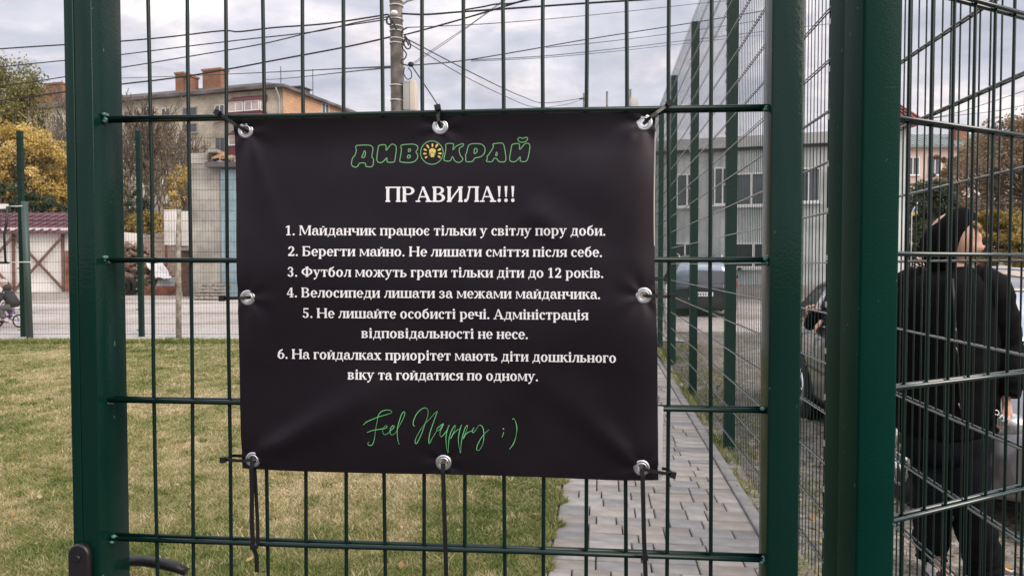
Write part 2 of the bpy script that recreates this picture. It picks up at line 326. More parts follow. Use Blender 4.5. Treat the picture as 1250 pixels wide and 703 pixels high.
g('6', 560, _arc(285, 218, 246, 226, 0, 360, S+6, T, 24), [[(40, 230), (170, 300), (260, 520), (440, 640), (430, 700), (240, 640), (90, 480)]])
def text_polys(txt):
    x = 0; out = []; n = 0
    for ch in txt:
        adv, parts = G[ch]; k = 0
        for p in parts: out.append(([(x+a, b) for a, b in p], k)); k += 1
        x += adv
    return out, x
def catmull(p, k=5, closed=False):
    out = []; n = len(p)
    rng = range(n) if closed else range(n-1)
    for i in rng:
        a, b, c, d = (p[(i-1) % n], p[i], p[(i+1) % n], p[(i+2) % n]) if closed else (p[max(i-1, 0)], p[i], p[i+1], p[min(i+2, n-1)])
        for j in range(k):
            t = j/k
            out.append(tuple(0.5*((2*b[q]) + (-a[q]+c[q])*t + (2*a[q]-5*b[q]+4*c[q]-d[q])*t*t + (-a[q]+3*b[q]-3*c[q]+d[q])*t**3) for q in (0, 1)))
    if not closed: out.append(p[-1])
    return out

# ------------------------------------------------------------------ the gate
GA = Vector((-0.580, 1.057, 0)); GD = Vector((0.9964, -0.0848, 0)).normalized(); GN = Vector((GD.y, -GD.x, 0))   # GN points to the camera side
if GN.y > 0: GN = -GN
def gp(s, z, n=0.0): return GA + GD*s + GN*n + Vector((0, 0, z))
gate = thing('mesh_gate', 'dark green steel mesh gate that carries the black rules banner', 'gate', gp(0.46, 0.05))
ZB, ZT = 0.08, 2.06
def frame_box(mb, s0, s1, n0, n1, z0, z1, bev=0.004):
    t = MB(); t.bbox(s0, n0, z0, s1, n1, z1, bev)
    mb.add([gp(a, c, b) for a, b, c in t.v], t.f, True)
sl = MB(); frame_box(sl, -0.036, -0.0225, -0.038, 0.030, ZB, ZT, 0.0012); sl.build('lock_stile_strip', M['green'], gate); sl = MB(); frame_box(sl, -0.0220, 0.004, -0.038, 0.0296, ZB, ZT, 0.0015)
sl.build('lock_stile', M['green'], gate)
sr = MB(); frame_box(sr, 0.919, 0.960, -0.022, 0.022, ZB, ZT, 0.003); sr.build('hinge_stile', M['green'], gate)
rt = MB(); frame_box(rt, 0.004, 0.919, -0.020, 0.020, ZT-0.04, ZT, 0.003); rt.build('top_rail', M['green'], gate)
rb = MB(); frame_box(rb, 0.004, 0.919, -0.020, 0.020, ZB, ZB+0.04, 0.003); rb.build('bottom_rail', M['green'], gate)
us = [186.5, 233, 278.5, 324, 372, 420.5, 468, 517, 566, 615, 663.5, 715.5, 764.5, 816, 867.5]
tops = [181, 229, 275, 321, 369.5, 418.5, 466, 515.5, 565, 614, 663, 716, 765, 817, 868]
for i, u in enumerate(us):
    w = MB(); a = on_plane(tops[i], 0, gp(0, 0), GN); b = on_plane(2*u-tops[i], 703, gp(0, 0), GN)
    s0 = (a-GA).dot(GD); s1 = (b-GA).dot(GD); zt, zb_ = a.z, b.z
    f = lambda z: s1 + (s0-s1)*(z-zb_)/(zt-zb_)
    zs = [ZB+0.03] + [0.3+0.14*k for k in range(12)] + [ZT-0.03]
    w.tube([gp(f(z) + 0.0009*math.sin(z*9+i*2.1), z) for z in zs], 0.0027, 8)
    w.build('vertical_wire', M['green_wire'], gate)
hz_z = [1.626 - 0.1995*k for k in range(-2, 8)]
for k, z in enumerate(hz_z):
    w = MB()
    w.tube([gp(-0.008, z, 0.0068), gp(0.3, z-0.0008, 0.0068), gp(0.6, z+0.0006, 0.0068), gp(0.93, z, 0.0068)], 0.0036, 8)
    w.tube([gp(-0.008, z-.0003, -0.0068), gp(0.45, z, -0.0068), gp(0.93, z, -0.0068)], 0.0036, 8)
    w.build('horizontal_wire', M['green_wire'], gate)
    for s in (0.006, 0.9175):
        wl = MB()
        for j in range(5): wl.ell(gp(s + random.uniform(-.004, .004), z + random.uniform(-.005, .005), 0.0068 + random.uniform(-.004, .005)), (0.004, 0.004, 0.003), 6, 4)
        wl.build('weld', M['weld'], gate, 'stuff')
# lock plate on the camera side, lever handle on the far side
ps = -0.0215
lp = MB(); ring = []; zc = 1.0155; hw = 0.0155
prof = [(-hw, 0.86)] + [(-hw*math.cos(math.pi*k/12), zc+hw*math.sin(math.pi*k/12)) for k in range(13)] + [(hw, 0.86)]
for nn, sc in ((0.0317, 1.0), (0.0400, 1.0), (0.0422, 0.86)): ring.append([gp(ps + a*sc, z if sc == 1 or z < 0.9 else zc + (z-zc)*sc, nn) for a, z in prof])
lp.loft(ring); plate = lp.build('lock_plate', M['black'], gate)
sc_ = MB(); sc_.tube([gp(ps, 1.012, 0.0415), gp(ps, 1.012, 0.0450)], [0.0048, 0.0040], 16); sc_.build('screw', M['black'], plate)
lp2 = MB(); lp2.loft([[gp(ps + a, z, -nn) for a, z in prof] for nn in (0.0382, 0.0465)]); lp2.build('rear_lock_plate', M['black'], gate)
hd = MB(); hpx = [(96, 688), (118, 686), (150, 683.5), (175, 684), (198, 687.5), (216, 692), (228, 698)]
hp = [on_plane(u, v, gp(0, 0, -0.088), GN) for u, v in hpx]
hd.tube([gp(ps, hp[0].z, -0.045)] + [hp[0]], 0.008, 12)
hd.tube(hp, [0.009, 0.0092, 0.0088, 0.0086, 0.0088, 0.0085, 0.0065], 12); hd.build('lever_handle', M['black'], gate)

# ------------------------------------------------------------------ the banner
BN = 0.021                                       # rest distance of the vinyl in front of the wires
CR = {'TL': (285.5, 147.5), 'TR': (800.5, 138.5), 'BL': (292.5, 573), 'BR': (804.5, 587.5)}
bl_loc = None
def to_sz(u, v):
    p = on_plane(u, v, gp(0, 0, BN), GN); return (p-GA).dot(GD), p.z
def seg_d(px, pz, a, b):
    dx, dz = b[0]-a[0], b[1]-a[1]; L = dx*dx+dz*dz; t = max(0, min(1, ((px-a[0])*dx+(pz-a[1])*dz)/L))
    return math.hypot(px-a[0]-t*dx, pz-a[1]-t*dz), t
EY = {'tl': (301, 160), 'tc': (537.5, 155), 'tr': (786.5, 149.5), 'ml': (302, 363.5), 'mr': (786, 361), 'bl': (307, 562), 'bc': (541, 565), 'br': (783.5, 572)}
ES = {k: to_sz(*v) for k, v in EY.items()}
RID = [(ES['bl'], to_sz(500, 455), 0.0075, 0.012, 0.030), (ES['br'], to_sz(640, 440), 0.0036, 0.010, 0.028), (ES['tr'], to_sz(700, 250), 0.0030, 0.012, 0.032), (ES['tl'], to_sz(345, 300), 0.0036, 0.008, 0.022), (to_sz(640, 250), to_sz(740, 330), 0.0034, 0.02, 0.02)]
def disp(s, z):
    d = 0.00035*mnoise.noise(Vector((s*26+z*12, z*20-s*9, 8.0))) + 0.0004*abs(mnoise.noise(Vector((s*9-z*14, z*5, 4.0)))) + 0.0012*math.sin(s*17+z*6) + 0.0010*math.sin(z*31+s*4+1.0) + 0.0011*mnoise.noise(Vector((s*7, z*7, 3.1)))
    for a, b, h, w0, w1 in RID:
        q, t = seg_d(s, z, a, b); w = w0 + (w1-w0)*t
        d += h*math.exp(-(q/w)**2)*min(1, t*5+0.1)*(1-t)**0.8
    tz = to_sz(540, 142)[1]
    k = max(0, 1-(tz-z)/0.050); d += 0.0075*k*k            # top hem stands away from the wire
    zf = to_sz(540, 318)[1]; d -= 0.020*math.sqrt((z-zf)**2 + .00004) - 0.0036            # old fold across the middle
    sf = to_sz(372, 400)[0]; d -= 0.006*math.sqrt((s-sf)**2 + .00002)
    e = min(s-to_sz(287, 360)[0], to_sz(800, 360)[0]-s); k = max(0, 1-e/0.035); d -= 0.004*k*k
    for nm, (es, ez) in ES.items():
        q = math.hypot(s-es, z-ez); d -= 0.0022*math.exp(-(q/0.020)**2)
        if q < .09: d += 0.0009*math.sin(6*math.atan2(z-ez, s-es)+es*40)*math.exp(-(q/0.034)**2)*min(1, q/.012)
    return d
def bpt(u, v, lift=0.0):
    s, z = to_sz(u, v); return gp(s, z, BN + disp(s, z) + lift)
def grid_uv(a, b):
    tl, tr, bl, br = (Vector(CR[k]) for k in ('TL', 'TR', 'BL', 'BR'))
    p = (tl*(1-a)+tr*a)*(1-b) + (bl*(1-a)+br*a)*b
    u, v = p.x, p.y
    u += -3.2*math.sin(math.pi*min(1, b*1.6))*max(0, (a-0.93)/0.07) if b < .62 else 0
    v += 1.6*math.sin(math.pi*a*2)*max(0, 1-b*12)*0.6
    v += 0.8*math.sin(a*9)*max(0, (b-0.93)/0.07)
    return u, v
banner = thing('banner', 'black vinyl rules banner with white lettering tied to the green gate', 'banner', gp(0.44, 1.35, BN))
NX, NZ = 150, 126
holes = [to_sz(*EY[k]) for k in EY]
cb = MB(); vs = []; fs = []
for j in range(NZ+1):
    for i in range(NX+1): vs.append(bpt(*grid_uv(i/NX, j/NZ)))
def hole(p):
    s = (p-GA).dot(GD); return any(math.hypot(s-a, p.z-b) < 0.0062 for a, b in holes)
for j in range(NZ):
    for i in range(NX):
        q = (j*(NX+1)+i, (j+1)*(NX+1)+i, (j+1)*(NX+1)+i+1, j*(NX+1)+i+1)
        if hole((vs[q[0]]+vs[q[2]])/2): continue
        fs.append(q)
cb.add(vs, fs, True)
bv = bpy.data.materials.new('black_vinyl'); bv.use_nodes = True; nt = bv.node_tree; b = nt.nodes['Principled BSDF']
b.inputs['Base Color'].default_value = (0.0046, 0.0036, 0.0058, 1); b.inputs['Specular Tint'].default_value = (1.0, 0.90, 1.0, 1); b.inputs['Roughness'].default_value = 0.50; b.inputs['Specular IOR Level'].default_value = 0.44
t_ = nt.nodes.new('ShaderNodeTexCoord'); hgt = None
for ang in (45, -45):
    mp = nt.nodes.new('ShaderNodeMapping'); mp.inputs['Rotation'].default_value = (0, R(ang), 0); nt.links.new(t_.outputs['Object'], mp.inputs[0])
    w = nt.nodes.new('ShaderNodeTexWave'); w.wave_type = 'BANDS'; w.bands_direction = 'X'; w.inputs['Scale'].default_value = 190 if ang > 0 else 120; w.inputs['Distortion'].default_value = 0.3
    nt.links.new(mp.outputs[0], w.inputs[0])
    if hgt is None: hgt = w.outputs[1]
    else:
        ad = nt.nodes.new('ShaderNodeMath'); nt.links.new(hgt, ad.inputs[0]); nt.links.new(w.outputs[1], ad.inputs[1]); hgt = ad.outputs[0]
bp_ = nt.nodes.new('ShaderNodeBump'); bp_.inputs['Strength'].default_value = 0.25; bp_.inputs['Distance'].default_value = 0.0003
nt.links.new(hgt, bp_.inputs['Height']); nt.links.new(bp_.outputs[0], b.inputs['Normal'])
nzn = nt.nodes.new('ShaderNodeTexNoise'); nzn.inputs['Scale'].default_value = 9; nzn.inputs['Detail'].default_value = 8; nt.links.new(t_.outputs['Object'], nzn.inputs[0])
mrn = nt.nodes.new('ShaderNodeMapRange'); mrn.inputs[1].default_value = .3; mrn.inputs[2].default_value = .7; mrn.inputs[3].default_value = .30; mrn.inputs[4].default_value = .43
nt.links.new(nzn.outputs[0], mrn.inputs[0]); nt.links.new(mrn.outputs[0], b.inputs['Roughness'])
M['vinyl'] = bv
sheet = cb.build('vinyl_sheet', bv, banner)
bk = MB(); vs2 = [p - GN*0.0009 for p in vs]; bk.add(vs2, [tuple(reversed(f)) for f in fs], True)
hem = []                                          # folded white hem that shows past the right edge
for (v0, v1, w0, w1) in ((160, 300, 1.6, 1.2), (497, 588, 6.8, 3.6)):
    n = 10; a = [];
    for k in range(n+1):
        v = v0+(v1-v0)*k/n; bb = (v-138.5)/449.0; ue = grid_uv(1, bb)[0]
        s_a, z_a = to_sz(ue-3, v); s_b, z_b = to_sz(ue+w0+(w1-w0)*k/n, v)
        a += [gp(s_a, z_a, BN+disp(s_a, z_a)-0.003), gp(s_b, z_b, BN-0.0055)]
    bk.add(a, [(2*k, 2*k+1, 2*k+3, 2*k+2) for k in range(n)])
bk.build('white_backing', M['vinyl_back'], banner)
for k, (u, v) in EY.items():
    s, z = ES[k]; c = gp(s, z, BN + disp(s, z) + 0.0006)
    o = MB(); o.torus(c, GN, 0.0086, 0.0026, 28, 8, 0.55); o.torus(c + GN*0.0002, GN, 0.0064, 0.0012, 24, 8, 1.4)
    o.build('eyelet', M['steel'], banner)
# printed text
def lay(mb, polys, fmap, lift=0.0007):
    for p, k in polys:
        n = len(p); mb.add([fmap(a, b_, lift + 0.00003*(k % 26)) for a, b_ in p], [tuple(range(n))])
def line(txt, u0, u1, v0, v1, cap, name='text_line'):
    polys, W = text_polys(txt); mb = MB(); first = min(a for p, k in polys for a, _ in p); last = max(a for p, k in polys for a, _ in p)
    sc = cap/700.0
    def fm(a, b_, l):
        t = (a-first)/(last-first); return bpt(u0+(u1-u0)*t, v0+(v1-v0)*t - b_*sc*(1+0.03*t), l)
    lay(mb, polys, fm); return mb.build(name, M['white'], banner)
line('ПРАВИЛА!!!', 470.8, 628.2, 246.8, 246.6, 18.6, 'heading')
line('1. Майданчик працює тільки у світлу пору доби.', 350.4, 738.8, 287.4, 287.8, 11.9)
line('2. Берегти майно. Не лишати сміття після себе.', 353.8, 734.6, 312.6, 313.8, 11.9)
line('3. Футбол можуть грати тільки діти до 12 років.', 353.0, 736.2, 337.6, 339.3, 11.9)
line('4. Велосипеди лишати за межами майданчика.', 351.8, 732.4, 362.6, 365.0, 11.9)
line('5. Не лишайте особисті речі. Адміністрація', 370.8, 718.2, 387.6, 390.4, 11.9)
line('відповідальності не несе.', 441.8, 644.2, 412.2, 413.8, 11.9)
line('6. На гойдалках приорітет мають діти дошкільного', 339.2, 751.8, 437.5, 442.6, 11.9)
line('віку та гойдатися по одному.', 425.0, 656.5, 462.6, 465.4, 11.9)
def ribbon(mb, pts, w, closed=False, lift=0.0007, taper=None):
    n = len(pts); L = []; k0 = len(mb.v)
    for i, p in enumerate(pts):
        a = pts[(i-1) % n] if closed else pts[max(i-1, 0)]; c = pts[(i+1) % n] if closed else pts[min(i+1, n-1)]
        tx, ty = c[0]-a[0], c[1]-a[1]; l = math.hypot(tx, ty) or 1; nx, ny = -ty/l, tx/l
        ww = w*(taper(i/(n-1)) if taper else 1)/2; li = lift + 0.0002*(i/n)
        L += [bpt(p[0]+nx*ww, p[1]+ny*ww, li), bpt(p[0]-nx*ww, p[1]-ny*ww, li)]
    m = n if closed else n-1
    mb.add(L, [(2*i, 2*i+1, (2*i+3) % (2*n), (2*i+2) % (2*n)) for i in range(m)])
def dens(p, closed=True, k=4):
    out = []
    for i in range(len(p) if closed else len(p)-1):
        a, b_ = p[i], p[(i+1) % len(p)]
        out += [(a[0]+(b_[0]-a[0])*j/k, a[1]+(b_[1]-a[1])*j/k) for j in range(k)]
    for _ in range(2):
        out = [((out[i-1][0]+2*out[i][0]+out[(i+1) % len(out)][0])/4, (out[i-1][1]+2*out[i][1]+out[(i+1) % len(out)][1])/4) for i in range(len(out))]
    return out
L1 = lambda P: [(425+a/10.42, 165+b_/10.42) for a, b_ in P]
L2 = lambda P: [(535+a/10.42, 160+b_/10.42) for a, b_ in P]
logo = [L1([(105,135),(195,131),(285,130),(320,160),(318,200),(300,280),(330,310),(318,410),(222,405),(232,357),(145,357),(130,400),(100,415),(60,400),(45,370),(60,295),(95,260),(112,185),(100,170)]), L1([(205,205),(225,205),(218,290),(170,290),(195,250)]),
 L1([(395,130),(490,122),(478,215),(540,125),(580,115),(620,150),(600,300),(590,350),(492,350),(500,280),(450,340),(420,358),(375,345),(365,300),(385,160)]),
 L1([(680,125),(840,115),(885,140),(888,185),(858,215),(888,250),(885,300),(840,345),(770,355),(652,345),(665,290),(682,175),(668,155)]), L1([(770,175),(795,180),(795,205),(765,218)]), L1([(760,258),(795,258),(790,290),(752,298)]),
 L2([(100,160),(205,158),(178,258),(230,190),(320,158),(325,190),(270,215),(265,260),(285,320),(320,355),(290,395),(250,405),(205,380),(182,315),(155,390),(65,380),(85,300),(100,210),(90,195)]),
 L2([(385,175),(450,162),(560,168),(600,220),(590,290),(540,335),(458,345),(445,392),(348,398),(352,340),(345,310),(362,280)]), L2([(460,225),(490,225),(500,255),(480,285),(455,295)]),
 L2([(700,165),(820,155),(840,190),(868,370),(840,400),(770,395),(745,350),(708,350),(690,398),(605,390),(628,360),(620,320),(640,310),(710,200),(695,185)]), L2([(748,262),(752,318),(725,318)]),
 L2([(940,170),(1040,160),(1030,258),(1100,165),(1150,160),(1170,190),(1155,300),(1130,395),(1038,395),(1050,320),(1000,385),(950,402),(908,380),(910,330),(930,220)]), L2([(1010,110),(1035,85),(1078,105),(1120,82),(1143,100),(1120,140),(1070,152),(1025,140)])]
lg = MB()
for q, P in enumerate(logo): ribbon(lg, dens(P), 1.15, True, 0.0007 + 0.00004*q)
ribbon(lg, L1([(1065+143*math.cos(2*math.pi*k/40), 225+148*math.sin(2*math.pi*k/40)) for k in range(40)]), 1.0, True)
for P in ([(1034,212),(1040,262)], [(1112,212),(1100,262)], [(1060,222),(1082,222)]): ribbon(lg, L1(P), 1.1, False, 0.0014)
lg.build('logo_outline', M['logo_green'], banner)
sn = MB()
for A, B in (((1000,125),(1030,170)),((1073,110),(1073,155)),((1138,115),(1113,160)),((962,178),(1000,200)),((1180,175),(1140,198)),((956,238),(998,238)),((1188,235),(1145,235)),((978,292),(1008,275)),((1174,287),(1142,268))):
    ribbon(sn, L1([(A[0]+(B[0]-A[0])*k/4, A[1]+(B[1]-A[1])*k/4) for k in range(5)]), 2.3, False, 0.0007, lambda t: 0.55+0.45*math.sin(math.pi*min(1, t*1.1+.08)))
sn.add([bpt(*L1([(1073+44*math.cos(2*math.pi*k/16), 205+36*math.sin(2*math.pi*k/16))])[0], 0.0008) for k in range(16)], [tuple(range(16))])
sn.add([bpt(*p, 0.00095) for p in L1([(1048,225),(1098,225),(1094,282),(1052,282)])], [(0,1,2,3)])
sn.build('sun_emblem', M['yellow'], banner)
S1 = lambda P: [(440+a/10.045, 490+b_/10.045) for a, b_ in P]
S2 = lambda P: [(540+a/10.045, 490+b_/10.045) for a, b_ in P]
script = [S1([(40,282),(90,240),(220,185),(340,150),(388,128),(375,105),(320,98),(260,120),(225,165),(210,240),(190,340),(175,450),(150,520),(115,535),(92,515),(108,488)]),
 S1([(85,375),(140,352),(190,342),(280,328),(320,318),(330,300),(310,292),(280,330),(280,380),(305,402),(340,385),(375,350),(410,318),(415,295),(395,295),(370,330),(370,385),(395,402),(435,375),(470,310),(510,240),(545,160),(540,122),(510,150),(475,250),(455,340),(458,440),(470,500),(482,522)]),
 S1([(668,295),(650,285),(655,230),(690,150),(750,90),(800,75),(830,110),(825,180),(800,250),(760,370),(710,480),(685,512),(672,490),(690,430),(760,310),(850,210),(938,118),(925,170),(880,300),(850,400),(840,490),(852,502),(890,430),(940,350)]),
 S1([(1020,268),(985,290),(940,330),(940,355),(970,345),(1018,275),(985,350),(975,400),(990,428),(1025,400),(1060,350),(1090,285)]),
 S2([(85,285),(60,350),(45,450),(52,560),(70,628),(75,540),(85,440),(120,340),(155,290),(158,320),(130,390),(100,455),(130,400),(180,350),(218,330)]),
 S2([(238,285),(215,340),(198,440),(202,540),(222,632),(228,540),(245,430),(280,320),(308,292),(300,340),(270,410),(255,455),(290,395),(340,365),(375,350)]),
 S2([(388,318),(365,360),(375,380),(400,360),(440,300),(465,290),(495,320),(508,400),(500,500),(460,585),(430,598),(420,570),(450,490),(505,405),(570,345)]),
 S2([(858,222),(870,212),(895,245),(912,330),(900,430),(870,520),(820,588)]), S2([(750,378),(742,410),(730,438)])]
hs_ = MB()
for q, P in enumerate(script): ribbon(hs_, catmull(P, 6), 0.8, False, 0.0007 + 0.0001*q, lambda t: 0.85+0.35*math.sin(t*17))
hs_.add([bpt(*S2([(746+9*math.cos(2*math.pi*k/10), 338+9*math.sin(2*math.pi*k/10))])[0], 0.0008) for k in range(10)], [tuple(range(10))])
hs_.build('handwriting', M['script_green'], banner)

# ------------------------------------------------------------------ cable ties
GT = 'cable ties holding the banner to the gate'
def strip(mb, pts, w, t):                          # flat strap along pts, width in the gate plane
    rings = []
    for i, p in enumerate(pts):
        d = (pts[min(i+1, len(pts)-1)] - pts[max(i-1, 0)]).normalized(); sd_ = d.cross(GN).normalized()
        if sd_.length < .5: sd_ = GD
        nn = sd_.cross(d).normalized()
        rings.append([p+sd_*w/2+nn*t/2, p-sd_*w/2+nn*t/2, p-sd_*w/2-nn*t/2, p+sd_*w/2-nn*t/2])
    mb.loft(rings, True, False)
def tie(k, wire_uv, label, tail=None):
    es, ez = ES[k]; u1, v1 = wire_uv; p = on_plane(u1, v1, gp(0, 0), GN); s1, z1 = (p-GA).dot(GD), p.z
    d0 = BN + disp(es, ez)
    mb = MB(); mid = ((es+s1)/2, (ez+z1)/2)
    strip(mb, [gp(es, ez, d0-0.008), gp(es+(s1-es)*0.06, ez+(z1-ez)*.06, d0+0.0025), gp(es+(s1-es)*0.25, ez+(z1-ez)*.25, d0+0.0062), gp(*mid, d0+0.0045), gp(es+(s1-es)*0.8, ez+(z1-ez)*.8, 0.0165), gp(s1, z1, 0.0130)], 0.0042, 0.0013)
    strip(mb, [gp(s1, z1, 0.0128), gp(s1+(s1-es)*.06, z1+(z1-ez)*.06, 0.002), gp(s1, z1-.0012, -0.0125), gp(*mid, -0.004), gp(es, ez, d0-0.0075)], 0.0042, 0.0012)
    r = thing('cable_tie', label, 'cable tie', gp(s1, z1, 0.01), GT)
    mb.build('strap', M['tie'], r)
    h = MB(); dv = Vector((s1-es, z1-ez)).normalized(); ax = GD*dv.x + Vector((0, 0, dv.y)); az = ax.cross(GN).normalized()
    h.obox(gp(s1+dv.x*.002, z1+dv.y*.002, 0.0150), ax, az, GN, 0.0036, 0.0040, 0.0030); h.build('head', M['tie'], r)
    return r
tie('tl', (273, 141), 'black cable tie slanting from the top left eyelet up to the wire crossing')
tie('tc', (537, 136), 'short black cable tie pulled upright from the top centre eyelet')
tie('tr', (814, 130.5), 'black cable tie slanting up and right from the top right eyelet')
tie('ml', (279, 363.5), 'black cable tie at the middle of the left edge of the banner')
tie('mr', (817, 361.5), 'black cable tie at the middle of the right edge of the banner')
tie('bl', (280, 557.5), 'black cable tie reaching left from the bottom left eyelet')
tie('br', (818, 575), 'black cable tie reaching right from the bottom right eyelet')
def hang(k, uvs, uvs2, knot, label):
    es, ez = ES[k]; d0 = BN + disp(es, ez); r = thing('hanging_tie', label, 'cable tie', gp(es, ez, 0.02), 'long cable ties hanging below the banner')
    mb = MB(); P = [gp(*to_sz(u, v), d0 + 0.004 - 0.006*i/len(uvs)) for i, (u, v) in enumerate(uvs)]
    strip(mb, [gp(es, ez+0.002, d0-0.006), gp(es, ez-0.001, d0+0.003)] + P, 0.0058, 0.0016)
    if uvs2:
        P = [gp(*to_sz(u, v), 0.0145) for u, v in uvs2]; strip(mb, [gp(es, ez-.002, d0-.003)] + P, 0.0046, 0.0015)
    mb.build('strap', M['tie'], r)
    if knot:
        s, z = to_sz(*knot); h = MB(); h.obox(gp(s, z, 0.0175), GD, Vector((0,0,1)), GN, 0.0046, 0.0034, 0.0034); h.build('head', M['tie'], r)
hang('bl', [(306, 572), (306.5, 600), (306, 640), (307, 668), (311, 680), (311, 700)], [(309.5, 590), (312, 640), (312.5, 668)], (309, 668), 'doubled long cable tie hanging from the bottom left eyelet to the lower wire')
hang('bc', [(541, 575), (542, 610), (543, 650), (544, 690), (544.5, 720)], None, None, 'single long cable tie hanging from the bottom centre eyelet out of view')
hang('br', [(784.5, 582), (785.5, 620), (786.5, 660), (788, 690), (789, 720)], None, (787, 680.5), 'single long cable tie hanging from the bottom right eyelet over the paving')
# ------------------------------------------------------------------ ground
def ground_mat(name, stops, scales, rough=0.95, bump=0.4, bscale=30, bdist=0.02, fine=0.35, voro=0):
    m = bpy.data.materials.new(name); m.use_nodes = True; nt = m.node_tree; b = nt.nodes['Principled BSDF']; b.inputs['Roughness'].default_value = rough; b.inputs['Specular IOR Level'].default_value = 0.25
    t = nt.nodes.new('ShaderNodeTexCoord'); ns = []
    for s, d in scales:
        n = nt.nodes.new('ShaderNodeTexNoise'); n.inputs['Scale'].default_value = s; n.inputs['Detail'].default_value = d; n.inputs['Roughness'].default_value = 0.6; nt.links.new(t.outputs['Object'], n.inputs[0]); ns.append(n.outputs[0])
    mx = nt.nodes.new('ShaderNodeMix'); mx.inputs[0].default_value = fine; nt.links.new(ns[0], mx.inputs[2]); nt.links.new(ns[1], mx.inputs[3])
    rp = nt.nodes.new('ShaderNodeValToRGB'); el = rp.color_ramp.elements; el[0].position, el[0].color = stops[0][0], (*stops[0][1], 1); el[1].position, el[1].color = stops[-1][0], (*stops[-1][1], 1)
    for p, c in stops[1:-1]: q = el.new(p); q.color = (*c, 1)
    nt.links.new(mx.outputs[0], rp.inputs[0]); nt.links.new(rp.outputs[0], b.inputs['Base Color'])
    nb = nt.nodes.new('ShaderNodeTexNoise'); nb.inputs['Scale'].default_value = bscale; nb.inputs['Detail'].default_value = 6; nt.links.new(t.outputs['Object'], nb.inputs[0])
    bp = nt.nodes.new('ShaderNodeBump'); bp.inputs['Strength'].default_value = bump; bp.inputs['Distance'].default_value = bdist; nt.links.new(nb.outputs[0], bp.inputs['Height']); nt.links.new(bp.outputs[0], b.inputs['Normal']); return m
M['lawn'] = ground_mat('lawn_soil', [(0.38, (0.11, 0.115, 0.04)), (0.5, (0.24, 0.205, 0.11)), (0.62, (0.36, 0.30, 0.185))], [(0.55, 6), (9, 6)], bump=.6, bscale=60, bdist=.02)
M['earth'] = ground_mat('gravelly_earth', [(0.38, (0.085, 0.077, 0.068)), (0.48, (0.17, 0.155, 0.138)), (0.56, (0.27, 0.25, 0.22)), (0.66, (0.42, 0.39, 0.35))], [(0.6, 6), (14, 8)], bump=1.0, bscale=22, bdist=.05, fine=.55)
M['yard'] = ground_mat('worn_asphalt', [(0.38, (0.24, 0.215, 0.195)), (0.5, (0.39, 0.355, 0.33)), (0.62, (0.50, 0.465, 0.44))], [(0.25, 8), (6, 8)], bump=.3, bscale=20)
M['concrete'] = ground_mat('pale_concrete', [(0.35, (0.36, 0.345, 0.33)), (0.65, (0.50, 0.485, 0.46))], [(1.5, 6), (30, 6)], bump=.3, bscale=60, bdist=.005)
M['joint'] = mat('joint_sand', (0.060, 0.055, 0.045), rough=1, var=.4, vscale=40)
FX0, FXS = 0.977, 0.1186                          # side fence line: x = FX0 + FXS*y
def fx(y, off=0.0): return FX0 + off + FXS*y
PL, PR = -0.235, 0.835                             # path edges (offset of the same direction)
def px(y, off): return off + FXS*y
def sheet(name, pts, z, m, nx=1, ny=1, kind='structure', zf=None):
    mb = MB(); (a, b, c, d) = pts; vs = []
    for j in range(ny+1):
        for i in range(nx+1):
            s, t = i/nx, j/ny; x = (a[0]*(1-s)+b[0]*s)*(1-t)+(d[0]*(1-s)+c[0]*s)*t; y = (a[1]*(1-s)+b[1]*s)*(1-t)+(d[1]*(1-s)+c[1]*s)*t
            vs.append((x, y, z if zf is None else zf(x, y)))
    mb.add(vs, [(j*(nx+1)+i, j*(nx+1)+i+1, (j+1)*(nx+1)+i+1, (j+1)*(nx+1)+i) for j in range(ny) for i in range(nx)], True)
    return mb.build(name, m, None, kind)
sheet('ground', [(-900,-900),(900,-900),(900,900),(-900,900)], -0.30, M['yard'])
sheet('lawn', [(-45,1.3),(px(1.3,PL-.07),1.3),(px(13.6,PL-.07),13.6),(-45,13.6)], 0.0, M['lawn'])
sheet('unseen_forecourt', [(-45,-16),(40,-16),(40,1.28),(-45,1.28)], -0.02, mat('dark_unseen_ground', (0.045,0.045,0.045), .9, col2=(0.075,0.073,0.07), vscale=3, bump=.5, bscale=80))  # unseen ground, kept dark so the lower vinyl mirrors less light
sheet('concrete_strip', [(-45,13.6),(3.2,13.6),(3.2,15.55),(-45,15.55)], 0.010, M['concrete'])
sheet('yard', [(-90,15.55),(60,15.55),(60,140),(-90,140)], 0.004, M['yard'], 1, 1)
def ez(x, y):
    base = -0.10 + 0.10*max(0, min(1, (y-6)/8)) if y > 6 else -0.10
    k = max(0.0, min(1, (x-fx(y,-.07))/0.25)); base = base + 0.075*max(0, 1-(x-fx(y,-.05))/0.8) if y < 12 else base
    return base + 0.02*mnoise.noise(Vector((x*1.3, y*1.3, 0))) * k + 0.012*mnoise.noise(Vector((x*5, y*5, 2)))*k
sheet('earth_lot', [(fx(1.3,-.075),1.3),(30,1.3),(30,15.55),(fx(15.55,-.075),15.55)], -0.1, M['earth'], 220, 160, zf=ez)

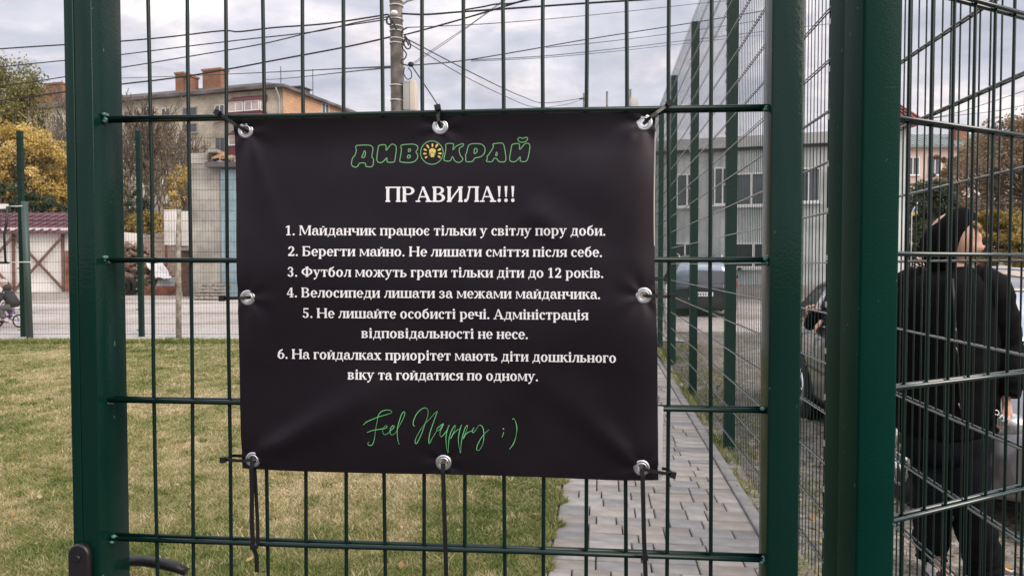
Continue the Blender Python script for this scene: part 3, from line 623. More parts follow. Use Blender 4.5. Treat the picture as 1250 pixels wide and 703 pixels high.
# paved path: every stone its own piece as far as they can be told apart
path = sheet('path', [(px(1.3,PL-.06),1.3),(px(1.3,PR+.07),1.3),(px(14.4,PR+.07),14.4),(px(14.4,PL-.06),14.4)], -0.022, M['joint'])
def paver_mat(name, c1, c2):
    m = mat(name, c1, rough=0.85, col2=c2, vscale=7, detail=10, bump=.35, bscale=160, bdist=.002, rand=.17, lo=.3, hi=.7); return m
PM = [paver_mat('grey_paver', (0.175, 0.170, 0.160), (0.315, 0.308, 0.293)), paver_mat('warm_grey_paver', (0.190, 0.174, 0.156), (0.32, 0.297, 0.268)), paver_mat('dark_grey_paver', (0.150, 0.150, 0.150), (0.25, 0.25, 0.248))]
def stone(w, l, h=0.06, c=0.005, j=0.0036):
    mb = MB(); w2, l2 = w/2-j, l/2-j; vs = []
    for x, y, z in ((w2, l2, -h), (w2, l2, -c), (w2-c, l2-c, 0)):
        vs += [(-x,-y,z),(x,-y,z),(x,y,z),(-x,y,z)]
    return vs, [(0,1,5,4),(1,2,6,5),(2,3,7,6),(3,0,4,7),(4,5,9,8),(5,6,10,9),(6,7,11,10),(7,4,8,11),(8,9,10,11)]
ANG = -math.atan(FXS); cache = {}
def place_stone(x, y, w, l, dz, name, mats, rot=0.0, tilt=(0,0)):
    k = (round(w,3), round(l,3), mats.name)
    if k not in cache:
        vs, fs = stone(w, l); mb = MB(); mb.add(vs, fs); cache[k] = mb.mesh(name, mats)
    o = link(name, cache[k], path, None, (x, y, dz)); o.rotation_euler = (tilt[0], tilt[1], ANG+rot); return o
rs = random.Random(11); stones = []; y = 1.35; W = PR-PL
while y < 13.9:
    l = rs.choice([0.11, 0.13, 0.15, 0.17]); x = 0.0
    while x < W-0.02:
        w = rs.choice([0.11, 0.14, 0.18, 0.22, 0.26]);
        if x+w > W-0.09: w = round(W-x, 3)
        if w > 0.34: w = round(w/2, 3)
        if rs.random() < .12 and l > .15:
            stones.append((x+w/2, y+l/4, w, l/2)); stones.append((x+w/2, y+3*l/4, w, l/2))
        else: stones.append((x+w/2, y+l/2, w, l))
        x += w
    y += l
stones.sort(key=lambda s: abs(s[1]-3.3) if s[1] >= 3.25 else 100-s[1])
rest = {0: MB(), 1: MB(), 2: MB()}
for k, (a, b_, w, l) in enumerate(stones):
    x = px(b_, PL) + a*math.cos(ANG); b_ = b_ + a*math.sin(ANG); mi = rs.choice([0,0,1,1,2]); dz = rs.uniform(-.0025, .0025)
    if k < 296: place_stone(x, b_, w, l, dz, 'paver', PM[mi], 0, (rs.uniform(-.012,.012), rs.uniform(-.010,.010)))
    else:
        vs, fs = stone(w, l); ca, sa = math.cos(ANG), math.sin(ANG)
        rest[mi].add([(x+ca*p-sa*q, b_+sa*p+ca*q, r_+dz) for p, q, r_ in vs], fs)
for k, mb in rest.items(): mb.build('distant_pavers', PM[k], path, 'stuff')
KM = mat('kerb_concrete', (0.215, 0.212, 0.205), rough=.9, var=.18, vscale=9, bump=.3, bscale=120, bdist=.003, rand=.08)
for i in range(26):
    y = 1.3 + 0.5*i; mb = MB(); vs, fs = stone(0.075, 0.5, .15); mb.add(vs, fs)
    if 'k' not in cache: cache['k'] = mb.mesh('kerbstone', KM)
    o = link('kerbstone', cache['k'], path, None, (px(y+.25, PR+.042), y+.25, 0.012+random.uniform(-.002,.002))); o.rotation_euler = (0,0,ANG)
for i in range(68):
    y = 1.3 + 0.18*i; vs, fs = stone(0.06, 0.18, .08)
    if 'e' not in cache: cache['e'] = MB().add(vs, fs).mesh('edging_stone', KM)
    o = link('edging_stone', cache['e'], path, None, (px(y+.09, PL-.032)+random.uniform(-.004,.004), y+.09, 0.0+random.uniform(-.003,.003))); o.rotation_euler = (0,0,ANG+random.uniform(-.02,.02))

# ------------------------------------------------------------------ leaf-sized faces
def leaf_mesh(name, P, Q, tone, m, parent=None, kind=None):
    """P: (n,k,3) corner points, tone per leaf"""
    n, k = P.shape[:2]; me = bpy.data.meshes.new(name); off = np.array(world_loc(parent)) if parent is not None else np.zeros(3)
    me.vertices.add(n*k); me.vertices.foreach_set('co', (P-off).reshape(-1).astype(np.float32))
    me.loops.add(n*k); me.loops.foreach_set('vertex_index', np.arange(n*k, dtype=np.int32))
    me.polygons.add(n); me.polygons.foreach_set('loop_start', np.arange(0, n*k, k, dtype=np.int32)); me.polygons.foreach_set('loop_total', np.full(n, k, dtype=np.int32))
    a = me.attributes.new('tone', 'FLOAT', 'FACE'); a.data.foreach_set('value', np.clip(tone, 0, 1).astype(np.float32))
    me.materials.append(m); me.update(calc_edges=True); return link(name, me, parent, kind)
def leaves(centers, rad, n, size, aspect=0.6):
    c = np.array(centers); idx = RNG.integers(0, len(c), n); r = np.array(rad)[idx]
    d = RNG.normal(size=(n,3)); d /= np.linalg.norm(d, axis=1)[:,None]; q = RNG.random(n)**0.45
    pos = c[idx] + d*(r*q[:,None] if r.ndim > 1 else (r*q)[:,None])
    a = RNG.normal(size=(n,3)); a /= np.linalg.norm(a, axis=1)[:,None]; b = np.cross(a, RNG.normal(size=(n,3))); b /= np.linalg.norm(b, axis=1)[:,None]
    s = size*(0.6+0.8*RNG.random(n))[:,None]
    P = np.stack([pos-a*s, pos+b*s*aspect, pos+a*s, pos-b*s*aspect], axis=1)
    ct = RNG.random(len(c)); tone = 0.55*ct[idx] + 0.45*RNG.random(n)
    return P, tone

# grass
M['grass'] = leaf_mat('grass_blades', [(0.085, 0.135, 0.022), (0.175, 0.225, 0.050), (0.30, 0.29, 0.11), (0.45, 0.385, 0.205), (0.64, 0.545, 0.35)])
def patch(x, y):
    return 0.5 + 0.55*mnoise.noise(Vector((x*0.75, y*0.75, 5.0))) + 0.42*mnoise.noise(Vector((x*2.6, y*2.6, 9.0))) + 0.35*mnoise.noise(Vector((x*8, y*8, 1.0)))
def blades(n, yfun, xfun, h0, h1, tonef):
    ys = yfun(RNG.random(n)); xs = xfun(ys, RNG.random(n)); z = np.zeros(n)
    pt = np.array([patch(a, b) for a, b in zip(xs, ys)])
    tn = tonef(pt, xs, ys) + RNG.normal(0, .20, n)
    th = RNG.random(n)*2*np.pi; w = (0.0016 + 0.0005*ys)*(0.7+0.6*RNG.random(n)); h = (h0+(h1-h0)*RNG.random(n))*(1.0-0.35*np.clip(pt, 0, 1)) 
    lean = RNG.normal(0, 1, (n,2))*h[:,None]*0.75
    b0 = np.stack([xs-w*np.cos(th), ys-w*np.sin(th), z], 1); b1 = np.stack([xs+w*np.cos(th), ys+w*np.sin(th), z], 1)
    tip = np.stack([xs+lean[:,0], ys+lean[:,1], h], 1)
    return np.stack([b0, b1, tip], 1), tn
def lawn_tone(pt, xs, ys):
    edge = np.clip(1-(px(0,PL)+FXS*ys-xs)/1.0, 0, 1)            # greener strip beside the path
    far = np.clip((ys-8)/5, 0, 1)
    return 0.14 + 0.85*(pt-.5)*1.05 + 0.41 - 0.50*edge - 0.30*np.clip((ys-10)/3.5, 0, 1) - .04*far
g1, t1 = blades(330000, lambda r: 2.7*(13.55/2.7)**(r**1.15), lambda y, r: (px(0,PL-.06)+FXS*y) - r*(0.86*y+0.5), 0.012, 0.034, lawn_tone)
g2, t2 = blades(16000, lambda r: 13.25+0.4*r, lambda y, r: 2.4-15*r, 0.05, 0.12, lambda p, x, y: 0.15+0.35*p)
g3, t3 = blades(14000, lambda r: 2.7*(13.0/2.7)**r, lambda y, r: px(0,PL-.01)+FXS*y - 0.11*r**1.5 + .05*(np.sin(y*9)*np.sin(y*23+1)+.2), 0.02, 0.055, lambda p, x, y: 0.05+0.4*p)
tx = []; tt = []
for k in range(420):
    cy = 2.9*(13/2.9)**random.random(); cx2 = px(0,PL-.1)+FXS*cy - random.random()*(.86*cy+.3); rr2 = random.uniform(.03, .09); nb_ = 55; tone0 = random.choice([.05, .12, .85, .95])
    gg, t5 = blades(nb_, lambda r: cy + rr2*(r-.5)*2, lambda y, r: cx2 + rr2*(r-.5)*2, 0.02, 0.05, lambda p, x, y: tone0 + .12*p); tx.append(gg); tt.append(t5)
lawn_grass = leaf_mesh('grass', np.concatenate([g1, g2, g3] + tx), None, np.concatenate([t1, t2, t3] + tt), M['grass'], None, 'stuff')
g4, t4 = blades(9000, lambda r: 3.0+11*r, lambda y, r: fx(0,-.04)+FXS*y+0.85*r**2, 0.03, 0.10, lambda p, x, y: 0.1+0.6*p)
keep = np.array([patch(a*1.5+7, b*1.5) for a, b in g4[:, 0, :2]]) > .52
leaf_mesh('weeds', g4[keep] + np.array([[[0, 0, ez(q[0], q[1])-.002]] for q in g4[keep][:, 0, :2]]), None, t4[keep], M['grass'], None, 'stuff')
ln = 170; ly = 2.9*(12/2.9)**RNG.random(ln); lx = px(0,PL-.1)+FXS*ly - RNG.random(ln)*(.86*ly+.3); lc = np.stack([lx, ly, np.full(ln, .03)], 1); lt = RNG.random(ln)*6.3; lss = (0.012+0.016*RNG.random(ln))[:,None]
la = np.stack([np.cos(lt), np.sin(lt), RNG.normal(0,.3,ln)], 1)*lss; lb = np.stack([-np.sin(lt), np.cos(lt), RNG.normal(0,.3,ln)], 1)*lss*.6
lawn_leaves = (np.stack([lc-la, lc+lb, lc+la, lc-lb], 1), RNG.random(ln))
# stones and dead leaves on the earth beyond the fence
M['pebble'] = mat('pebble', (0.24, 0.225, 0.20), rough=.95, var=.45, vscale=1.5)
pb = MB()
for k in range(2200):
    y = 1.8*(14/1.8)**random.random(); x = fx(y,-.05) + random.random()**1.6*0.55*y; s = random.uniform(.006,.026)
    a, b_, c = s*random.uniform(.7,1.3), s*random.uniform(.7,1.3), s*random.uniform(.35,.7)
    z = ez(x, y); t = random.random()*3
    pb.add([(x+a*math.cos(t),y+a*math.sin(t),z),(x-b_*math.sin(t),y+b_*math.cos(t),z),(x-a*math.cos(t),y-a*math.sin(t),z),(x+b_*math.sin(t),y-b_*math.cos(t),z),(x,y,z+c)], [(0,1,4),(1,2,4),(2,3,4),(3,0,4)])
pb.build('pebbles', M['pebble'], None, 'stuff')
M['dead_leaf'] = leaf_mat('dead_leaves', [(0.30, 0.17, 0.06), (0.45, 0.30, 0.10), (0.50, 0.40, 0.25)])
n = 1400; ys = 1.8*(14/1.8)**RNG.random(n); xs = np.array([fx(a, .14) for a in ys]) + RNG.random(n)**1.2*0.6*ys
z = np.array([ez(a, b) for a, b in zip(xs, ys)]) + .012
c = np.stack([xs, ys, z], 1); th = RNG.random(n)*6.3; s = (0.014+0.018*RNG.random(n))[:,None]
a = np.stack([np.cos(th), np.sin(th), RNG.normal(0,.3,n)], 1)*s; b_ = np.stack([-np.sin(th), np.cos(th), RNG.normal(0,.3,n)], 1)*s*.6
leaf_mesh('fallen_leaves', np.concatenate([np.stack([c-a, c+b_, c+a, c-b_], 1), lawn_leaves[0]]), None, np.concatenate([RNG.random(n), lawn_leaves[1]]), M['dead_leaf'], None, 'stuff')

# ------------------------------------------------------------------ corner post and short panel right of the gate
fp = thing('mesh_fence', 'short green mesh fence panel with thick square post right of the gate', 'fence', (0.50, 1.05, 0))
p = MB(); p.bbox(0.471, 1.000, 0, 0.5235, 1.060, 3.0, 0.004); p.build('post', M['green_post'], fp)
p = MB(); p.bbox(0.4735, 1.0605, 0, 0.5215, 1.112, 3.0, 0.003); p.build('stop_tube', M['green_post'], fp)
FO, FD = Vector((0.528, 1.081, 0)), Vector((0.887, 0.462, 0)).normalized(); FNn = Vector((FD.y, -FD.x, 0))
def fpp(t, z, n=0.0): return FO + FD*t + FNn*n + Vector((0,0,z))
for k in range(13):
    t = 0.020 + 0.0543*k; w = MB(); w.tube([fpp(t, 0.06), fpp(t+.0006*math.sin(k), 1.0), fpp(t, 2.0), fpp(t, 3.0)], 0.0026, 8); w.build('vertical_wire', M['green_wire'], fp)
for k in range(14):
    z = 1.636 + 0.2*(k-7)
    w = MB()
    for n_ in (0.0066, -0.0066): w.tube([fpp(-0.008, z, n_), fpp(0.35, z+.0005, n_), fpp(0.688, z, n_)], 0.0035, 8)
    w.build('horizontal_wire', M['side_wire'], fp)

# ------------------------------------------------------------------ tall fences
def post_mesh(mb, x, y, h, ang, s=0.04, z0=-0.12):
    ca, sa = Vector((math.cos(ang), math.sin(ang), 0)), Vector((-math.sin(ang), math.cos(ang), 0))
    mb.obox((x, y, (h+z0)/2), ca, sa, (0,0,1), s, s, (h-z0)/2); mb.obox((x, y, h+.008), ca, sa, (0,0,1), s+.003, s+.003, .008)
side = thing('tall_mesh_fence', 'tall green mesh fence running back along the right edge of the paved path', 'fence', (fx(5.8), 5.8, 0))
FH = 4.02; DS = Vector((FXS, 1, 0)).normalized(); NS = Vector((DS.y, -DS.x, 0))
PY = [1.38, 3.17, 5.80, 8.08, 10.35, 12.5, 14.40]
for i, y in enumerate(PY):
    if i == 0: x = fx(y)
    p = MB(); post_mesh(p, fx(y,.050), y, FH, ANG, 0.040); po = p.build('post', M['green_far'], side)
    if 0 < i < 5:
        for k in range(19):
            c = MB(); q = Vector((fx(y,.004), y, .25+.2*k)); c.obox(q, DS, NS, (0,0,1), .014, .008, .012)
            if k == 0: cm = c.mesh('clip', M['clip'], q)
            link('clip', cm, po, None, q - world_loc(po))
for i in range(len(PY)-1):
    y0, y1 = PY[i], PY[i+1]; L = (y1-y0)*math.hypot(1, FXS); nv = int(L/0.0543)
    r = 0.0024 if i < 1 else (0.0021 if i < 2 else 0.0016)
    allv = MB()
    for k in range(nv+1):
        y = y0 + (y1-y0)*(k+.3)/(nv+1); w = MB() if i == 0 else allv
        w.tube([(fx(y), y, .03), (fx(y), y, FH-.02)], r, 6 if i < 2 else 4, False)
        if i == 0: w.build('vertical_wire', M['green_wire'], side)
    if i: allv.build('vertical_wires', M['green_far'], side, 'stuff')
    allh = MB()
    for k in range(19):
        z = 0.135 + 0.2155*k; w = MB() if i < 4 else allh; rr = 0.0036 if i < 2 else 0.0030
        for n_ in (-.0062, .0062):
            a = Vector((fx(y0), y0, z)) + NS*n_; b_ = Vector((fx(y1), y1, z)) + NS*n_
            w.tube([a, a+(b_-a)*.5+Vector((0,0,random.uniform(-.004,.004))), b_], rr, 6 if i < 2 else 4, False)
        if i < 4: w.build('horizontal_wire', M['side_wire'], side)
    if i >= 4: allh.build('horizontal_wires', M['green_far'], side, 'stuff')
farf = thing('tall_mesh_fence', 'tall green mesh fence across the far side of the lawn', 'fence', (-7.27, 14.45, 0))
xs_ = [-14.14, -11.86, -9.58, -7.27, -4.99, -2.71, -0.43, 1.85]
for x in xs_:
    p = MB(); post_mesh(p, x, 14.47, FH-.02, 0, 0.043); po = p.build('post', M['green_far'], farf)
    if x in (-9.58, -7.27):
        for k in range(10):
            q = Vector((x-.05, 14.405, .15+.4*k)); c = MB(); c.obox(q, (1,0,0), (0,1,0), (0,0,1), .012, .010, .014)
            if 'c' not in cache: cache['c'] = c.mesh('clip', M['clip'], q)
            link('clip', cache['c'], po, None, q-world_loc(po))
for i in range(len(xs_)):
    x0 = xs_[i]; x1 = xs_[i+1] if i+1 < len(xs_) else 2.68; w = MB(); n = int((x1-x0)/.0543)
    for k in range(n): x = x0+(x1-x0)*(k+.5)/n; w.tube([(x, 14.41, .05), (x, 14.41, FH-.05)], .0021, 3, False)
    w.build('vertical_wires', M['green_far'], farf, 'stuff')
    w = MB()
    for k in range(20): w.tube([(x0, 14.405, .07+.2*k), (x1, 14.405, .07+.2*k)], .0040, 3, False)
    w.build('horizontal_wires', M['green_far'], farf, 'stuff')
# ------------------------------------------------------------------ buildings
M['glass'] = mat('window_glass', (0.07, 0.085, 0.10), rough=0.12, var=.5, vscale=.4, spec=.7)
M['dark_glass'] = mat('dark_window_glass', (0.035, 0.04, 0.042), rough=0.15, spec=.6)
M['curtain'] = mat('curtained_glass', (0.42, 0.36, 0.33), rough=0.3, var=.25, vscale=1.3)
M['wframe'] = mat('white_window_frame', (0.74, 0.74, 0.74), rough=.5)
M['oldframe'] = mat('old_window_frame', (0.32, 0.28, 0.25), rough=.7)
M['silicate'] = brick_mat('silicate_brick', (0.66, 0.60, 0.48), (0.54, 0.49, 0.39), (0.38, 0.34, 0.29), 1.0, 0.27, 0.14, msize=.016, dirt=.42)
M['orange_brick'] = brick_mat('orange_brick', (0.54, 0.33, 0.20), (0.44, 0.26, 0.16), (0.34, 0.24, 0.17), 1.0, 0.5, 0.26, msize=.02, dirt=.15, axis='YZ')
M['chimney'] = brick_mat('red_chimney_brick', (0.36, 0.16, 0.095), (0.27, 0.12, 0.075), (0.26, 0.17, 0.12), 1.0, 0.27, 0.14, msize=.02, dirt=.3)
M['slate'] = mat('grey_asbestos_sheet', (0.07, 0.066, 0.066), rough=.9, col2=(0.16, 0.15, 0.15), vscale=.7, detail=10)
M['maroon'] = mat('maroon_sheet_metal', (0.13, 0.035, 0.045), rough=.5, var=.15, vscale=2)
M['roof_tile'] = mat('maroon_metal_tile', (0.115, 0.050, 0.065), rough=.5, var=.12, vscale=1.2)
M['red_roof'] = mat('red_roof_tile', (0.22, 0.06, 0.05), rough=.6, var=.2, vscale=3)
M['whitewash'] = mat('whitewashed_wall', (0.66, 0.64, 0.61), rough=.9, col2=(0.80, 0.78, 0.76), vscale=.9, detail=9)
M['beam'] = mat('brown_painted_beam', (0.15, 0.088, 0.068), rough=.8, var=.25, vscale=6)
M['plaster'] = mat('stained_grey_plaster', (0.22, 0.215, 0.195), rough=.95, col2=(0.43, 0.415, 0.375), vscale=.8, detail=10, lo=.38, hi=.6)
M['blue_sheet'] = mat('pale_blue_corrugated_sheet', (0.28, 0.38, 0.43), rough=.6, var=.15, vscale=2)
M['cladding'] = mat('pale_grey_green_cladding', (0.42, 0.465, 0.455), rough=.75, col2=(0.56, 0.595, 0.585), vscale=.9, detail=12, lo=.42, hi=.58)
M['parapet'] = mat('grey_parapet', (0.38, 0.395, 0.395), rough=.8, var=.12, vscale=1.5)
M['dirty'] = mat('dirty_pale_wall', (0.28, 0.26, 0.24), rough=.95, col2=(0.45, 0.43, 0.40), vscale=1.3, detail=10)
M['peach'] = mat('peach_plaster', (0.56, 0.44, 0.38), rough=.9, var=.10, vscale=.5, detail=8)
M['green_roof'] = mat('grey_green_metal_roof', (0.17, 0.215, 0.205), rough=.6, var=.12, vscale=1)
M['peach_block'] = brick_mat('peach_block_wall', (0.52, 0.40, 0.33), (0.44, 0.33, 0.27), (0.33, 0.27, 0.23), 1.0, 0.42, 0.22, msize=.02, dirt=.2)
M['wood'] = mat('weathered_wood', (0.16, 0.115, 0.085), rough=.9, col2=(0.34, 0.27, 0.21), vscale=6, detail=8, rand=.2)
M['greywood'] = mat('grey_pallet_wood', (0.13, 0.115, 0.10), rough=.9, col2=(0.28, 0.255, 0.225), vscale=9, rand=.1)
M['log'] = mat('old_logs', (0.12, 0.078, 0.062), rough=.95, col2=(0.30, 0.215, 0.18), vscale=7)
M['rubber'] = mat('tyre_rubber', (0.018, 0.018, 0.019), rough=.85)
M['rust'] = mat('rusty_sheet', (0.20, 0.085, 0.055), rough=.9, var=.4, vscale=3)
M['pole_conc'] = mat('pole_concrete', (0.10, 0.093, 0.082), rough=.95, col2=(0.22, 0.205, 0.185), vscale=5, detail=9)
M['band'] = mat('white_wire_band', (0.7, 0.7, 0.7), rough=.5)
M['cable'] = mat('black_cable', (0.02, 0.02, 0.022), rough=.7)
M['greybox'] = mat('grey_meter_box', (0.36, 0.37, 0.37), rough=.6)
M['cream'] = mat('cream_box_door', (0.60, 0.55, 0.46), rough=.6)

def add_window(parent, p, ax, n, w, h, cols=2, frame=None, glass=None, sill=True, bars=0, depth=.06):
    """window at centre p, ax = unit along the wall, n = outward normal"""
    frame = frame or M['wframe']; glass = glass or M['glass']; f = MB(); Z = Vector((0,0,1)); t = max(.06, w*.055)
    for s in (-1, 1):
        f.obox(p + ax*(s*(w/2-t/2)) + n*depth/2, ax, n, Z, t/2, depth/2, h/2)
        f.obox(p + Z*(s*(h/2-t/2)) + n*(depth/2-.002), ax, n, Z, w/2-t-.001, depth/2-.002, t/2)
    for c in range(1, cols): f.obox(p + ax*(-w/2+w*c/cols) + n*(depth/2-.004), ax, n, Z, t*.55, depth/2-.004, h/2-t-.001)
    if sill: f.obox(p - Z*(h/2+.04) + n*.09, ax, n, Z, w/2+.06, .09, .03)
    fo = f.build('window', frame, parent)
    gm = MB(); gm.obox(p + n*.012, ax, n, Z, w/2-t*.9, .008, h/2-t*.9); gm.build('pane', glass, fo); return fo
def wall_hit(u, v, p, n): return on_plane(u, v, p, n)

# ---- five-storey block on the left
A = Vector((-19.1, 62, 0)); dL = Vector((-0.95, 0.312, 0)).normalized(); dS = Vector((-dL.y, dL.x, 0)); dS = -dS if dS.y < 0 else dS
nF = -dS; nS = -dL; HE = 16.34; LEN = 46; DEP = 11.6
apt = thing('apartment_block', 'five storey pale brick apartment block with grey roof and orange brick gable end', 'building', A + dL*10)
w = MB(); c = A + dL*(LEN/2) + dS*(DEP/2); w.obox(c + Vector((0,0,HE/2)), dL, dS, (0,0,1), LEN/2, DEP/2-.02, HE/2); w.build('wall', M['silicate'], apt)
w = MB(); w.obox(A + dS*(DEP/2) + nS*.02 + Vector((0,0,HE/2)), dS, nS, (0,0,1), DEP/2+.005, .03, HE/2+.01); w.build('gable_wall', M['orange_brick'], apt)
rf = MB(); ov = .55
e = [A + nS*ov + nF*ov, A + dL*LEN + nF*ov, A + dL*LEN + dS*(DEP+ov), A + nS*ov + dS*(DEP+ov)]
zr0, zr1 = HE-.05, HE+2.0; r0 = A + dL*5.9 + dS*DEP/2; r1 = A + dL*LEN + dS*DEP/2
Zv = lambda p, z: Vector((p.x, p.y, z))
rf.add([Zv(q, zr0) for q in e] + [Zv(q, zr0-.22) for q in e] + [Zv(r0, zr1), Zv(r1, zr1)], [(0,1,9,8), (3,8,9,2), (0,8,3), (1,2,9), (0,4,5,1), (1,5,6,2), (2,6,7,3), (3,7,4,0), (4,7,6,5)])
roof = rf.build('roof', M['slate'], apt)
rr = MB()                                            # corrugation of the front roof slope
for k in range(150):
    t = k*.3; a = A + dL*t + nF*(ov-.02); b_ = (r0 if t < 5.9 else A + dL*t + dS*DEP/2); f_ = min(1, max(.02, t/5.9)); top = Zv(a + (A + dL*t + dS*DEP/2 - a)*f_, zr0 + (zr1-zr0)*f_)
    rr.tube([Zv(a, zr0+.02), top + Vector((0,0,.01))], .05, 4, False, False)
rr.build('corrugation', M['slate'], roof, 'stuff')
for (u0, u1, vt, vb, s) in ((219, 229, 91.5, 114, 2.6), (230, 237.5, 95, 113, 2.6), (252, 274, 87, 112, 3.0), (61, 80, 104, 126, 2.8), (31, 53, 109, 127, 3.2)):
    P0 = A + dS*s; a = wall_hit(u0, 100, P0, nF); b_ = wall_hit(u1, 100, P0, nF); zt = wall_hit((u0+u1)/2, vt, P0, nF).z; zb_ = HE
    m_ = (a+b_)/2; wd = (a-b_).length/2; cm = MB(); cm.obox(Vector((m_.x, m_.y, (zt+zb_)/2)), dL, dS, (0,0,1), wd, .5, (zt-zb_)/2); cm.obox(Vector((m_.x, m_.y, zt+.02)), dL, dS, (0,0,1), wd+.09, .58, .09)
    cm.build('chimney', M['chimney'], apt)
fl = 2.78
for (u, wd, hh, kind, vtop) in ((202.5, .95, 1.05, 'w', 139.5), (232, 1.6, .85, 's', 137), (268.5, 1.0, 1.35, 'w', 138), (180, 1.2, 1.3, 'w', 142), (157, 1.0, 1.2, 'w', 144), (128, 1.6, .85, 's', 143), (98, 1.3, 1.4, 'w', 147), (73.5, 1.0, 1.5, 'c', 152), (52, 1.2, 1.4, 'w', 154), (30, 1.6, .85, 's', 150), (8, 1.3, 1.4, 'w', 158)):
    c = wall_hit(u, vtop, A, nF); step = fl if kind != 's' else fl/2
    for k in range(5 if kind != 's' else 9):
        z = c.z - step*k
        if z < 1.2: break
        add_window(apt, Vector((c.x, c.y, z)) + nF*.01, dL, nF, wd, hh, 2, M['wframe'] if (kind == 'c' or (kind == 'w' and (k+int(u)) % 2 == 0)) else M['oldframe'], M['glass'] if (k+int(u)) % 3 else M['curtain'], True, depth=.05)
c = wall_hit(305.5, 132, A, nF)                      # glazed balcony
for k in range(5):
    z = c.z - fl*k
    if z < 1: break
    q = Vector((c.x, c.y, z)); b_ = MB(); b_.obox(q + nF*.45 - Vector((0,0,.95)), dL, nF, (0,0,1), 1.62, .45, .38); b_.obox(q + nF*.45 - Vector((0,0,.52)), dL, nF, (0,0,1), 1.66, .47, .05)
    b_.loft([[q + dL*s*1.72 + nF*.0 + Vector((0,0,.98)), q + dL*s*1.72 + nF*1.0 + Vector((0,0,.48)), q + dL*s*1.72 + nF*1.0 + Vector((0,0,.42)), q + dL*s*1.72 + Vector((0,0,.42))] for s in (-1, 1)], True, False)
    bo = b_.build('balcony', M['maroon'], apt)
    for s in (-.8, .8): add_win_c = add_window(apt, q + dL*s + nF*.87 + Vector((0,0,-.02)), dL, nF, 1.5, .86, 2, M['wframe'], M['curtain'], False, depth=.05)
    add_window(apt, q + nS*1.58 + nF*.45, nF, nS, .8, .86, 1, M['wframe'], M['curtain'], False, depth=.05)
g_ = wall_hit(396, 136, A, nS); add_window(apt, g_ + nS*.07, dS, nS, 1.2, 1.4, 2)
add_window(apt, g_ + nS*.07 - Vector((0,0,fl)), dS, nS, 1.2, 1.4, 2)
dm = MB(); q = A + dL*2.6 + dS*6.4; dm.obox(Vector((q.x, q.y, HE+.75)), dL, dS, (0,0,1), .55, .7, .55); dm.obox(Vector((q.x, q.y, HE+1.34)), dL, dS, (0,0,1), .7, .9, .05); dm.build('roof_hatch', M['slate'], apt)
for (t, s, h) in ((9, 4, 2.4), (3, 4, 1.2), (1, 6, 1.3), (-.2, 9, 1.2)):
    a_ = MB(); q = A + dL*t + dS*s; a_.tube([(q.x, q.y, HE+.4), (q.x, q.y, HE+1.6+h)], .035, 5); a_.build('aerial', M['cable'], apt)
dp = MB(); q = A + nF*.12 + dL*.25; dp.tube([(q.x, q.y, 0), (q.x, q.y, HE-1.0), (q.x-.15, q.y-.4, HE-.3)], .07, 6); dp.build('downpipe', M['parapet'], apt)

# ---- white building with maroon tile roof
def P3(u, v, Y): return at(u, v, Y)
sh = thing('whitewashed_shed', 'white walled shed with maroon tile roof and crossed brown beams', 'building', (-22, 31, 0))
YW = 31.0; x1 = P3(88.5, 300, YW).x; x0 = -34.0; zE = P3(40, 284, YW).z
w = MB(); w.box(x0, YW, 0, x1, YW+6, zE+.2); w.build('wall', M['whitewash'], sh)
zr = P3(40, 261, YW+.9+2.2).z
w = MB(); nrow = 5
for k in range(nrow):
    ya, yb = YW-.35+2.9*k/nrow, YW-.35+2.9*(k+1)/nrow; za, zb_ = zE-.05+(zr-zE+.05)*k/nrow, zE-.05+(zr-zE+.05)*(k+1)/nrow
    w.add([(x0-.3, ya, za+.06), (x1+.3, ya, za+.06), (x1+.3, yb, zb_), (x0-.3, yb, zb_), (x0-.3, ya, za-.02), (x1+.3, ya, za-.02)], [(0,1,2,3), (4,5,1,0)])
for k in range(int((x1-x0)/.35)):
    x = x0+.35*k; w.tube([(x, YW-.37, zE+.02), (x, YW+2.5, zr+.03)], .035, 4, False, False)
w.build('roof', M['roof_tile'], sh)
def beam(u0, v0, u1, v1, wd, dd, nm='beam'):
    a = P3(u0, v0, YW-.02-dd); b_ = P3(u1, v1, YW-.02-dd); d = (b_-a); L = d.length; d.normalize(); s = d.cross(Vector((0,1,0))).normalized(); m_ = MB(); m_.obox((a+b_)/2, d, (0,1,0), s, L/2, .03, wd); m_.build(nm, M['beam'], sh)
for u in (16, 76.5, -44, -104): beam(u, 284, u+1.2, 363, .055, .06)
for s in (0, -60.5): beam(16+s, 288, 76+s, 352, .048, .13); beam(75+s, 290, 17+s, 355, .048, .20)
d_ = MB(); a = P3(79.5, 306, YW-.1); b_ = P3(88, 363, YW-.1); d_.box(a.x, YW-.09, b_.z, b_.x, YW-.02, a.z); d_.build('rusty_door', M['rust'], sh)
ba = MB(); ba.box(x0, YW-.12, 0, x1, YW-.003, .28); ba.build('plinth', M['dirty'], sh)

